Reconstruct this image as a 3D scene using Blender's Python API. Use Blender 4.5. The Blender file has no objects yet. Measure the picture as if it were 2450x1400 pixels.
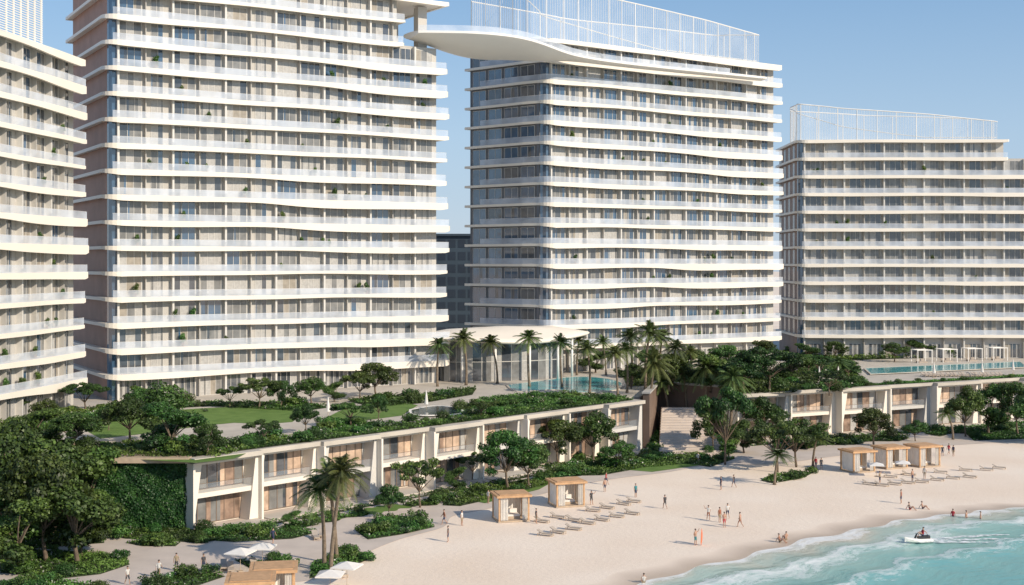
import bpy, math, random
import numpy as np
from mathutils import Vector, Matrix
random.seed(7)
SC=bpy.context.scene; COL=SC.collection
SC.view_settings.view_transform='Standard'
H=30.0; F=3000.0; HZ=630.0
def W(px,py,z=0.0):
    Y=(H-z)*F/(py-HZ); return ((px-1225.0)/F*Y, Y)
# ---------------------------------------------------------------- materials
def new_mat(n):
    m=bpy.data.materials.new(n); m.use_nodes=True; nt=m.node_tree
    return m,nt,nt.nodes['Principled BSDF']
def N(nt,t,**k):
    n=nt.nodes.new(t)
    for a,b in k.items():
        if a in n.inputs.keys(): n.inputs[a].default_value=b
        else: setattr(n,a,b)
    return n
def mat(n,col,rough=.6,scale=.5,var=.12,bump=0,bscale=6,metal=0,ior=1.45,col2=None,coat=0):
    m,nt,b=new_mat(n); L=nt.links.new
    g=N(nt,'ShaderNodeNewGeometry'); t=N(nt,'ShaderNodeTexNoise'); t.inputs['Scale'].default_value=scale; t.inputs['Detail'].default_value=5
    L(g.outputs['Position'],t.inputs['Vector'])
    r=N(nt,'ShaderNodeValToRGB'); c=col
    e=r.color_ramp.elements; e[0].position=.3; e[1].position=.7
    c2=col2 or tuple(min(1,x*(1+var)) for x in c); c1=tuple(x*(1-var) for x in c) if not col2 else c
    e[0].color=(*c1,1); e[1].color=(*c2,1)
    L(t.outputs['Fac'],r.inputs['Fac']); L(r.outputs['Color'],b.inputs['Base Color'])
    b.inputs['Roughness'].default_value=rough; b.inputs['Metallic'].default_value=metal; b.inputs['IOR'].default_value=ior
    b.inputs['Coat Weight'].default_value=coat; b.inputs['Coat Roughness'].default_value=.05
    if bump:
        t2=N(nt,'ShaderNodeTexNoise'); t2.inputs['Scale'].default_value=bscale; t2.inputs['Detail'].default_value=6
        L(g.outputs['Position'],t2.inputs['Vector'])
        bp=N(nt,'ShaderNodeBump'); bp.inputs['Strength'].default_value=bump; bp.inputs['Distance'].default_value=.1
        L(t2.outputs['Fac'],bp.inputs['Height']); L(bp.outputs['Normal'],b.inputs['Normal'])
    return m
def thin(n,col,op,rough=.15,stripe=0,sc=.25,lo=.75,hi=1.25):
    m,nt,b=new_mat(n); L=nt.links.new
    b.inputs['Base Color'].default_value=(*col,1); b.inputs['Roughness'].default_value=rough
    tr=N(nt,'ShaderNodeBsdfTransparent'); mx=N(nt,'ShaderNodeMixShader'); mx.inputs[0].default_value=op
    tr.inputs['Color'].default_value=(.95,.97,.99,1)
    g=N(nt,'ShaderNodeNewGeometry'); t=N(nt,'ShaderNodeTexNoise'); t.inputs['Scale'].default_value=sc; t.inputs['Detail'].default_value=5
    L(g.outputs['Position'],t.inputs['Vector'])
    mr=N(nt,'ShaderNodeMapRange'); mr.inputs[1].default_value=.35; mr.inputs[2].default_value=.65; mr.inputs[3].default_value=op*lo; mr.inputs[4].default_value=min(1,op*hi)
    L(t.outputs['Fac'],mr.inputs[0]); src=mr.outputs[0]
    L(src,mx.inputs[0]); L(tr.outputs[0],mx.inputs[1]); L(b.outputs[0],mx.inputs[2])
    L(mx.outputs[0],nt.nodes['Material Output'].inputs['Surface']); return m
def leafmat(n,c1,c2,trans=.25):
    m,nt,b=new_mat(n); L=nt.links.new
    a=N(nt,'ShaderNodeAttribute'); a.attribute_name='tint'
    oi=N(nt,'ShaderNodeObjectInfo')
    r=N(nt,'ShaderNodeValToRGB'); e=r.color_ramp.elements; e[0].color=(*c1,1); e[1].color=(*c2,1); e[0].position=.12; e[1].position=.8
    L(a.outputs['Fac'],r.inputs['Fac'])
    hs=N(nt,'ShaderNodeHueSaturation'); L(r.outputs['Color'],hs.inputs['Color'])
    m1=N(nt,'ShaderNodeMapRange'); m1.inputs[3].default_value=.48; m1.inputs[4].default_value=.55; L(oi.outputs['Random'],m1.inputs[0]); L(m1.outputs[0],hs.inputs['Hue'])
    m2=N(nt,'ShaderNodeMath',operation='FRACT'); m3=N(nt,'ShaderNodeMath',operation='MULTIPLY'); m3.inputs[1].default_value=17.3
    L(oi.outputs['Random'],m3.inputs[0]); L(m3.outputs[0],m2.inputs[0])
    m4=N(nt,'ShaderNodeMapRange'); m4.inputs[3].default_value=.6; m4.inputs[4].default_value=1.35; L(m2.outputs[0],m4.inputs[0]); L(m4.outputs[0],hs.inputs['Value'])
    L(hs.outputs['Color'],b.inputs['Base Color']); b.inputs['Roughness'].default_value=.5
    tl=N(nt,'ShaderNodeBsdfTranslucent'); L(hs.outputs['Color'],tl.inputs['Color'])
    mx=N(nt,'ShaderNodeMixShader'); mx.inputs[0].default_value=trans
    L(b.outputs[0],mx.inputs[1]); L(tl.outputs[0],mx.inputs[2]); L(mx.outputs[0],nt.nodes['Material Output'].inputs['Surface']); return m
M={}
M['slab']=mat('cream_render',(.83,.765,.665),.45,.08,.05)
M['white']=mat('white_paint',(.85,.82,.77),.4,.1,.03)
M['wall']=mat('beige_wall',(.49,.47,.435),.7,.3,.08)
M['wallg']=mat('blue_grey_wall',(.13,.135,.15),.5,.3,.15)
M['brown']=mat('brown_cladding',(.37,.215,.16),.6,.3,.12)
M['greybr']=mat('grey_brown_cladding',(.32,.225,.185),.6,.3,.12)
M['darkbr']=mat('dark_brown_cladding',(.19,.135,.105),.6,.4,.15)
M['frame']=mat('window_frame',(.62,.60,.56),.45,1,.03)
M['dframe']=mat('bronze_frame',(.20,.15,.115),.4,1,.05)
M['glass']=mat('dark_glass',(.075,.085,.10),.05,.5,.35,ior=2.0)
M['bglass']=mat('blue_glass',(.05,.10,.17),.04,.4,.35,ior=2.2)
M['gmid']=mat('shaded_interior_glass',(.20,.20,.195),.25,.6,.3,coat=.9)  # opaque grey pane; the dim room behind is put into its colour
M['curt']=mat('light_curtain',(.42,.41,.39),.6,2.5,.14,coat=.8)
M['blind']=mat('beige_blind',(.32,.285,.235),.6,1.5,.15,coat=.8)
M['warm']=mat('warm_interior',(.25,.17,.125),.5,.9,.5,coat=.8)
M['warml']=mat('warm_lit_interior_tint',(.52,.38,.28),.5,.9,.35,coat=.8)  # flat brighter copy of the warm pane; room light put into the colour
M['rail']=thin('balustrade_glass',(.72,.78,.87),.50,.10)
M['clear']=thin('clear_balcony_glass',(.70,.76,.82),.14,.08)
M['screen']=thin('roof_screen_mesh',(.82,.86,.90),.13,.4)
M['foam']=thin('sea_foam',(.87,.89,.89),.75,.8,sc=1.6,lo=.0,hi=1.4)
M['pave']=mat('pale_paving',(.60,.52,.45),.75,.35,.08,bump=.1,bscale=4)
M['deck']=mat('cream_paving',(.52,.475,.41),.75,.3,.1)
M['lawn']=mat('lawn_grass',(.085,.165,.026),.9,.5,.2,bump=.5,bscale=12,col2=(.145,.24,.05))
M['soil']=mat('planting_soil',(.05,.07,.025),.95,.8,.3,bump=.5,bscale=5)
M['bark']=mat('tree_bark',(.16,.12,.085),.9,3,.3,bump=.5,bscale=15)
M['pbark']=mat('palm_bark',(.20,.155,.11),.9,3,.3,bump=.5,bscale=15)
M['wood']=mat('tan_wood',(.56,.34,.18),.6,2,.15)
M['woodp']=mat('pale_wood',(.50,.39,.28),.6,2,.12)
M['cloth']=mat('white_fabric',(.78,.75,.70),.8,1.5,.06)
M['cush']=mat('sand_coloured_cushion',(.42,.36,.30),.8,1.5,.1)
M['hedge']=mat('hedge_core',(.02,.035,.012),.95,1,.3)
M['black']=mat('black_plastic',(.03,.03,.035),.4,2,.2)
M['terracotta']=mat('clay_pot',(.35,.25,.2),.7,2,.2)
M['orange']=mat('orange_paint',(.65,.16,.06),.35,2,.1)
M['skin']=mat('skin',(.45,.27,.19),.6,6,.1)
M['hair']=mat('dark_hair',(.05,.03,.02),.7,8,.3)
M['pool']=mat('pool_water',(.07,.42,.46),.06,.6,.2,bump=.15,bscale=2.5)
M['pond']=mat('dark_pool_water',(.03,.06,.06),.05,.6,.2,bump=.05)
M['dist']=mat('distant_facade',(.035,.055,.075),.6,.1,.15)
M['distw']=mat('distant_window',(.02,.03,.045),.5,.1,.15)
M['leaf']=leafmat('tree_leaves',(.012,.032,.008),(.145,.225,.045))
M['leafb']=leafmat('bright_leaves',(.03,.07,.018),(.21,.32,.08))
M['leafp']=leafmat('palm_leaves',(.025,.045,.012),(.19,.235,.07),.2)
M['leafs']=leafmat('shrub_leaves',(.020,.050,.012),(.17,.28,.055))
M['leafw']=leafmat('flower_petals',(.45,.42,.38),(.7,.66,.6))
# sand
def sandmat():
    m,nt,b=new_mat('beach_sand'); L=nt.links.new
    g=N(nt,'ShaderNodeNewGeometry')
    t=N(nt,'ShaderNodeTexNoise'); t.inputs['Scale'].default_value=.07; t.inputs['Detail'].default_value=8
    L(g.outputs['Position'],t.inputs['Vector'])
    r=N(nt,'ShaderNodeValToRGB'); e=r.color_ramp.elements; e[0].position=.3; e[1].position=.7
    e[0].color=(.83,.685,.545,1); e[1].color=(.90,.78,.65,1)
    L(t.outputs['Fac'],r.inputs['Fac']); L(r.outputs['Color'],b.inputs['Base Color']); b.inputs['Roughness'].default_value=.95
    t2=N(nt,'ShaderNodeTexNoise'); t2.inputs['Scale'].default_value=1.6; t2.inputs['Detail'].default_value=8; t2.inputs['Roughness'].default_value=.65
    L(g.outputs['Position'],t2.inputs['Vector'])
    bp=N(nt,'ShaderNodeBump'); bp.inputs['Strength'].default_value=.35; bp.inputs['Distance'].default_value=.18
    L(t2.outputs['Fac'],bp.inputs['Height']); L(bp.outputs['Normal'],b.inputs['Normal']); return m
M['sand']=sandmat()
# ---------------------------------------------------------------- mesh builder
class MB:
    def __init__(s): s.v=[];s.f=[];s.m=[]
    def poly(s,pts,m=0):
        b=len(s.v); s.v+= [tuple(p) for p in pts]; s.f.append(tuple(range(b,b+len(pts)))); s.m.append(int(m))
    def box(s,x0,x1,y0,y1,z0,z1,m=0):
        b=len(s.v)
        s.v+=[(x0,y0,z0),(x1,y0,z0),(x1,y1,z0),(x0,y1,z0),(x0,y0,z1),(x1,y0,z1),(x1,y1,z1),(x0,y1,z1)]
        for q in ((0,3,2,1),(4,5,6,7),(0,1,5,4),(1,2,6,5),(2,3,7,6),(3,0,4,7)):
            s.f.append(tuple(b+i for i in q)); s.m.append(m)
    def prism(s,pts,z0,z1,m=0):
        b=len(s.v); n=len(pts)
        s.v+=[(p[0],p[1],z0) for p in pts]+[(p[0],p[1],z1) for p in pts]
        s.f.append(tuple(b+n+i for i in range(n))); s.m.append(m)
        s.f.append(tuple(b+n-1-i for i in range(n))); s.m.append(m)
        for i in range(n):
            j=(i+1)%n; s.f.append((b+i,b+j,b+n+j,b+n+i)); s.m.append(m)
    def tube(s,path,rad,n=8,m=0,cap=True):
        rings=[]
        for i,p in enumerate(path):
            p=Vector(p); a=Vector(path[max(0,i-1)]); c=Vector(path[min(len(path)-1,i+1)])
            d=(c-a).normalized(); x=d.cross(Vector((0,0,1)))
            if x.length<.05: x=d.cross(Vector((1,0,0)))
            x.normalize(); y=d.cross(x); b=len(s.v); r=rad[i]
            for k in range(n):
                t=2*math.pi*k/n; q=p+x*(r*math.cos(t))+y*(r*math.sin(t)); s.v.append(tuple(q))
            rings.append(b)
        for a,b in zip(rings,rings[1:]):
            for k in range(n):
                l=(k+1)%n; s.f.append((a+k,a+l,b+l,b+k)); s.m.append(m)
        if cap:
            s.f.append(tuple(rings[0]+n-1-k for k in range(n))); s.m.append(m)
            s.f.append(tuple(rings[-1]+k for k in range(n))); s.m.append(m)
    def add(s,o,loc=(0,0,0),rot=0,mm=None):
        b=len(s.v); c,q=math.cos(rot),math.sin(rot)
        s.v+=[(x*c-y*q+loc[0],x*q+y*c+loc[1],z+loc[2]) for x,y,z in o.v]
        s.f+=[tuple(b+i for i in f) for f in o.f]; s.m+=(o.m if mm is None else [mm]*len(o.m))
    def mesh(s,n,mats,smooth=False):
        me=bpy.data.meshes.new(n); me.from_pydata(s.v,[],s.f)
        for x in mats: me.materials.append(M[x])
        me.polygons.foreach_set('material_index',s.m)
        if smooth: me.polygons.foreach_set('use_smooth',[True]*len(s.f))
        me.update(); return me
    def obj(s,n,mats,parent=None,smooth=False,**k): return mk(n,s.mesh(n,mats,smooth),parent,**k)
def mk(n,data,parent=None,loc=(0,0,0),rot=0,label=None,cat=None,group=None,kind=None,scale=None):
    o=bpy.data.objects.new(n,data); COL.objects.link(o); o.location=loc; o.rotation_euler=(0,0,rot)
    if data is None: o.empty_display_size=.3
    if parent: o.parent=parent
    if scale: o.scale=scale
    if label:o['label']=label
    if cat:o['category']=cat
    if group:o['group']=group
    if kind:o['kind']=kind
    return o
def copy_thing(src,loc,rot=0,scale=(1,1,1),parent=None,lvl=0,label=None):
    o=src.copy(); COL.objects.link(o)
    if lvl==0: o.location=loc; o.rotation_euler=(0,0,rot); o.scale=scale
    else: o.parent=parent
    if label: o['label']=label
    for c in src.children: copy_thing(c,None,parent=o,lvl=lvl+1)
    return o
first={}
def place(builder,key,loc,rot=0,scale=(1,1,1),label=None,**k):
    """first call builds the thing, later calls copy it"""
    if key in first: return copy_thing(first[key],loc,rot,scale,label=label)
    o=builder(**k); o.location=loc; o.rotation_euler=(0,0,rot); o.scale=scale
    if label:o['label']=label
    first[key]=o; return o
# ---------------------------------------------------------------- world, sun, camera
w=bpy.data.worlds.new('World'); SC.world=w; w.use_nodes=True; nt=w.node_tree
sk=nt.nodes.new('ShaderNodeTexSky'); sk.sky_type='NISHITA'; sk.sun_disc=False
EL=math.radians(29); sx,sy=.80,-.60
sk.sun_elevation=EL; sk.sun_rotation=math.atan2(sx,sy); sk.air_density=1.1; sk.dust_density=.3; sk.ozone_density=2.0
tc=nt.nodes.new('ShaderNodeTexCoord'); sp=nt.nodes.new('ShaderNodeSeparateXYZ'); nt.links.new(tc.outputs['Generated'],sp.inputs[0])
hr=nt.nodes.new('ShaderNodeValToRGB'); e=hr.color_ramp.elements   # coastal haze colour by elevation
e[0].position=0; e[0].color=(.44,.56,.71,1); e[1].position=.5; e[1].color=(.10,.21,.42,1)
q=e.new(.10); q.color=(.36,.51,.71,1); q=e.new(.21); q.color=(.20,.37,.62,1)
nt.links.new(sp.outputs['Z'],hr.inputs['Fac'])
vm=nt.nodes.new('ShaderNodeVectorMath'); vm.operation='SCALE'; vm.inputs['Scale'].default_value=1/.14; nt.links.new(hr.outputs['Color'],vm.inputs[0])
mr=nt.nodes.new('ShaderNodeMapRange'); mr.inputs[1].default_value=.05; mr.inputs[2].default_value=.6; mr.inputs[3].default_value=.85; mr.inputs[4].default_value=.2; nt.links.new(sp.outputs['Z'],mr.inputs[0])
mx=nt.nodes.new('ShaderNodeMix'); mx.data_type='RGBA'; nt.links.new(mr.outputs[0],mx.inputs[0]); nt.links.new(sk.outputs[0],mx.inputs[6]); nt.links.new(vm.outputs[0],mx.inputs[7])
nt.links.new(mx.outputs[2],nt.nodes['Background'].inputs[0]); nt.nodes['Background'].inputs[1].default_value=.15
sl=bpy.data.lights.new('sun','SUN'); sl.energy=4.6; sl.angle=math.radians(.5); sl.color=(1,.87,.70)
so=bpy.data.objects.new('sun',sl); COL.objects.link(so)
d=Vector((-sx*math.cos(EL),-sy*math.cos(EL),-math.sin(EL))); so.rotation_euler=d.to_track_quat('-Z','Y').to_euler(); so.location=(100,-100,120)
cd=bpy.data.cameras.new('camera'); cam=bpy.data.objects.new('camera',cd); COL.objects.link(cam); SC.camera=cam
cam.location=(0,0,H); cam.rotation_euler=(math.pi/2,0,0); cd.sensor_width=36; cd.lens=F/2450*36; cd.shift_y=-70/2450; cd.clip_end=6000; cd.clip_start=1
# ---------------------------------------------------------------- ground, water
g=MB(); g.poly([(-3000,-1500,0),(3000,-1500,0),(3000,4500,0),(-3000,4500,0)]); g.obj('ground',['sand'],kind='structure')
shore_c=[(-60,66),(-30,86),(-10,100),(4,110),(12,117),(21,126),(30,134),(39,141.5),(48,147.5),(56,151.5),(64,154),(80,158),(110,164),(200,175),(500,190)]
def smooth_line(P,n):
    out=[]
    for i in range(len(P)-1):
        p0=Vector(P[max(0,i-1)]);p1=Vector(P[i]);p2=Vector(P[i+1]);p3=Vector(P[min(len(P)-1,i+2)])
        for k in range(n):
            t=k/n; out.append(.5*((2*p1)+(p2-p0)*t+(2*p0-5*p1+4*p2-p3)*t*t+(3*p1-p0-3*p2+p3)*t**3))
    out.append(Vector(P[-1])); return out
sh=smooth_line(shore_c,16)
sh=[p+Vector((.6,-.8))*(.5*math.sin(i*.55)+.3*math.sin(i*.23+1)) for i,p in enumerate(sh)]
def strip(name,ds,zf,matr,kind='structure'):
    vs=[];uv=[];fs=[];s=0;n=len(ds)
    for i,p in enumerate(sh):
        if i: s+=(p-sh[i-1]).length
        for dd in ds:
            vs.append((p.x+.6*dd,p.y-.8*dd,zf(dd,s))); uv.append((s,dd))
    for i in range(len(sh)-1):
        for j in range(n-1):
            a=i*n+j; fs.append((a,a+n,a+n+1,a+1)[::-1])
    me=bpy.data.meshes.new(name); me.from_pydata(vs,[],fs); me.materials.append(matr)
    ul=me.uv_layers.new(name='shore')
    li=np.empty(len(me.loops),dtype=np.int32); me.loops.foreach_get('vertex_index',li)
    ul.data.foreach_set('uv',np.array(uv,dtype=np.float32)[li].ravel()); me.polygons.foreach_set('use_smooth',[True]*len(fs))
    if me.polygons[0].normal.z<0: me.flip_normals()
    return mk(name,me,kind=kind)
def watermat():
    m,nt,b=new_mat('sea_water'); L=nt.links.new
    u=N(nt,'ShaderNodeUVMap'); u.uv_map='shore'; sp=N(nt,'ShaderNodeSeparateXYZ'); L(u.outputs[0],sp.inputs[0])
    def noise(sx_,sy_,sc,det=5,rough=.55):
        mp=N(nt,'ShaderNodeMapping'); mp.inputs['Scale'].default_value=(sx_,sy_,1); L(u.outputs[0],mp.inputs[0])
        t=N(nt,'ShaderNodeTexNoise'); t.inputs['Scale'].default_value=sc; t.inputs['Detail'].default_value=det; t.inputs['Roughness'].default_value=rough; L(mp.outputs[0],t.inputs['Vector']); return t.outputs['Fac']
    def ma(op,a,b_,c=None):
        n=N(nt,'ShaderNodeMath',operation=op)
        for i,x in enumerate((a,b_,c)):
            if x is None: continue
            if isinstance(x,(int,float)): n.inputs[i].default_value=x
            else: L(x,n.inputs[i])
        return n.outputs[0]
    n1=noise(.35,.35,.25,3); n2=noise(.5,1,1.1,8,.7)
    v=ma('MULTIPLY_ADD',ma('SUBTRACT',n1,.5),9,sp.outputs['Y']); v=ma('DIVIDE',v,40)
    r=N(nt,'ShaderNodeValToRGB'); L(v,r.inputs['Fac']); cr=r.color_ramp
    st=[(0,1),(.02,.85),(.05,.3),(.10,.15),(.13,.9),(.18,.65),(.22,.2),(.31,.12),(.33,.8),(.37,.55),(.43,.15),(.7,0)]
    cr.elements[0].position=0; cr.elements[0].color=(1,1,1,1); cr.elements[1].position=.9; cr.elements[1].color=(0,0,0,1)
    for p,c in st[1:]:
        e=cr.elements.new(p); e.color=(c,c,c,1)
    foam=ma('MULTIPLY',ma('SUBTRACT',ma('ADD',r.outputs['Color'],ma('MULTIPLY',ma('SUBTRACT',n2,.5),2.2)),.42),1.6)
    mx0=N(nt,'ShaderNodeClamp'); L(foam,mx0.inputs[0]); foam=ma('MULTIPLY',mx0.outputs[0],.9)
    dep=N(nt,'ShaderNodeValToRGB'); L(ma('DIVIDE',ma('MULTIPLY_ADD',ma('SUBTRACT',n1,.5),16,sp.outputs['Y']),60),dep.inputs['Fac'])
    de=dep.color_ramp.elements; de[0].position=0; de[0].color=(.62,.56,.45,1); de[1].position=1; de[1].color=(.07,.31,.34,1)
    for p,c in ((.06,(.42,.56,.50)),(.2,(.23,.50,.47)),(.45,(.13,.41,.42))):
        e=de.new(p); e.color=(*c,1)
    cm=N(nt,'ShaderNodeMix',data_type='RGBA'); L(foam,cm.inputs[0]); L(dep.outputs[0],cm.inputs[6]); cm.inputs[7].default_value=(.82,.84,.83,1)
    L(cm.outputs[2],b.inputs['Base Color'])
    L(ma('MULTIPLY_ADD',foam,.6,.14),b.inputs['Roughness'])
    n3=noise(.6,1.5,.8,4,.5)
    bp=N(nt,'ShaderNodeBump'); bp.inputs['Strength'].default_value=.35; bp.inputs['Distance'].default_value=.25; L(ma('ADD',n3,ma('MULTIPLY',foam,.3)),bp.inputs['Height']); L(bp.outputs['Normal'],b.inputs['Normal'])
    b.inputs['IOR'].default_value=1.33; return m
def wetmat():
    m,nt,b=new_mat('wet_sand'); L=nt.links.new
    u=N(nt,'ShaderNodeUVMap'); u.uv_map='shore'; sp=N(nt,'ShaderNodeSeparateXYZ'); L(u.outputs[0],sp.inputs[0])
    t=N(nt,'ShaderNodeTexNoise'); t.inputs['Scale'].default_value=.12; t.inputs['Detail'].default_value=4; L(u.outputs[0],t.inputs['Vector'])
    a=N(nt,'ShaderNodeMath',operation='MULTIPLY_ADD'); L(t.outputs['Fac'],a.inputs[0]); a.inputs[1].default_value=4; L(sp.outputs['Y'],a.inputs[2])
    mr=N(nt,'ShaderNodeMapRange'); L(a.outputs[0],mr.inputs[0]); mr.inputs[1].default_value=-2; mr.inputs[2].default_value=1.6
    c=N(nt,'ShaderNodeValToRGB'); L(mr.outputs[0],c.inputs['Fac']); e=c.color_ramp.elements; e[0].color=(.865,.73,.595,1); e[1].color=(.58,.46,.355,1)
    L(c.outputs[0],b.inputs['Base Color'])
    r=N(nt,'ShaderNodeMapRange'); L(mr.outputs[0],r.inputs[0]); r.inputs[3].default_value=.95; r.inputs[4].default_value=.3; L(r.outputs[0],b.inputs['Roughness']); return m
strip('wet_sand',[-4,-3,-2,-1,0,1],lambda d,s:.008,wetmat())
strip('sea_water',[0,.5,1,1.5,2,2.5,3,3.5,4,5,6,7,8,9,10,11,12,13,14,15,17,19,22,26,30,40,60,120,400],
      lambda d,s:.02+(.18*math.exp(-((d-5.2-1.2*math.sin(s*.06))/1.0)**2)+.24*math.exp(-((d-13-1.5*math.sin(s*.05+1))/1.3)**2))*(d>0),watermat())
# promenade + podium
def sheet(name,pts,z,m): 
    b=MB(); b.poly([(x,y,z) for x,y in pts]); o=b.obj(name,[m],kind='structure')
    if o.data.polygons[0].normal.z<0: o.data.flip_normals()
    return o
edge=[(-60,60)]+[W(*p) for p in ((420,1440),(600,1405),(760,1385),(850,1345),(885,1320),(960,1290),(1060,1262),(1085,1235),(1180,1215),(1270,1190),(1400,1158),(1500,1142),(1600,1130),(1700,1112),(1800,1112),(1900,1105),(2000,1092),(2100,1082),(2250,1068),(2450,1055),(2600,1045))]
edge=smooth_line(edge,5)
prom=[(p.x,p.y) for p in edge]+[(130,262),(30,225),(-90,190),(-120,60)]
sheet('promenade_pavement',prom,.03,'pave')
PZ=8.0
U1=Vector((56.8,60.4)).normalized(); V1=Vector((-U1.y,U1.x))
A1=Vector((-36,140.6)); B1=Vector((20.8,201))
A2=Vector((37.4,209.5)); U2=(Vector((98,240))-A2).normalized(); V2=Vector((-U2.y,U2.x))
pod=[(-150,143.2),(-39,143.2),tuple(A1+V1*4.3+U1*.5),tuple(B1+V1*4.3),(21.2,207),(25,222),(36,213.5),tuple(A2+V2*4.3),tuple(A2+V2*4.3+U2*170),(250,420),(-200,420)]
b=MB(); b.prism(pod,0,PZ,0); o=b.obj('podium_terrain',['deck'],kind='structure')
# ---------------------------------------------------------------- windows
def window_mb(w_,h_,panes,seed,fr=.07):
    r=random.Random(seed); b=MB(); n=panes; 
    b.box(0,w_,-.06,0.0,0,fr,0); b.box(0,w_,-.06,0,h_-fr,h_,0)
    xs=[0]; 
    for i in range(1,n): xs.append(w_*i/n+(r.uniform(-.15,.15)))
    xs.append(w_)
    for i,x in enumerate(xs):
        x0=min(max(x-fr/2,0),w_-fr); b.box(x0,x0+fr,-.065,.0,fr,h_-fr,0)
    return b,xs
WM=['frame','glass','gmid','curt','blind','warm','bglass','warml']
WD=['dframe','glass','gmid','curt','blind','warm','bglass','warml']
def make_variants(w_,h_,n,pal,count,seed0,fr=.07,mats=None,mixp=.45):
    out=[]
    for k in range(count):
        r=random.Random(seed0+k); b,xs=window_mb(w_,h_,n,seed0+k,fr); base=r.choice(pal)
        for i in range(n):
            c=r.choice(pal) if r.random()<mixp else base; x0,x1=xs[i],xs[i+1]
            if r.random()<.35:   # curtain drawn part way
                t=x0+(x1-x0)*r.uniform(.25,.7); c2=r.choice(pal)
                b.poly([(x0,-.02,0),(t,-.02,0),(t,-.02,h_),(x0,-.02,h_)],c); b.poly([(t,-.02,0),(x1,-.02,0),(x1,-.02,h_),(t,-.02,h_)],c2)
            else: b.poly([(x0,-.02,0),(x1,-.02,0),(x1,-.02,h_),(x0,-.02,h_)],c)
        out.append((b,b.mesh('window',mats or WM)))
    return out
class Win:
    def __init__(s,root,cap=95): s.root=root; s.n=0; s.cap=cap; s.rest=MB()
    def put(s,var,loc,rot=0):
        if s.n<s.cap: mk('window',var[1],s.root,loc,rot); s.n+=1
        else: s.rest.add(var[0],loc,rot)
    def done(s):
        if s.rest.v: s.rest.obj('window',WM,s.root,kind='stuff')
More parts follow.
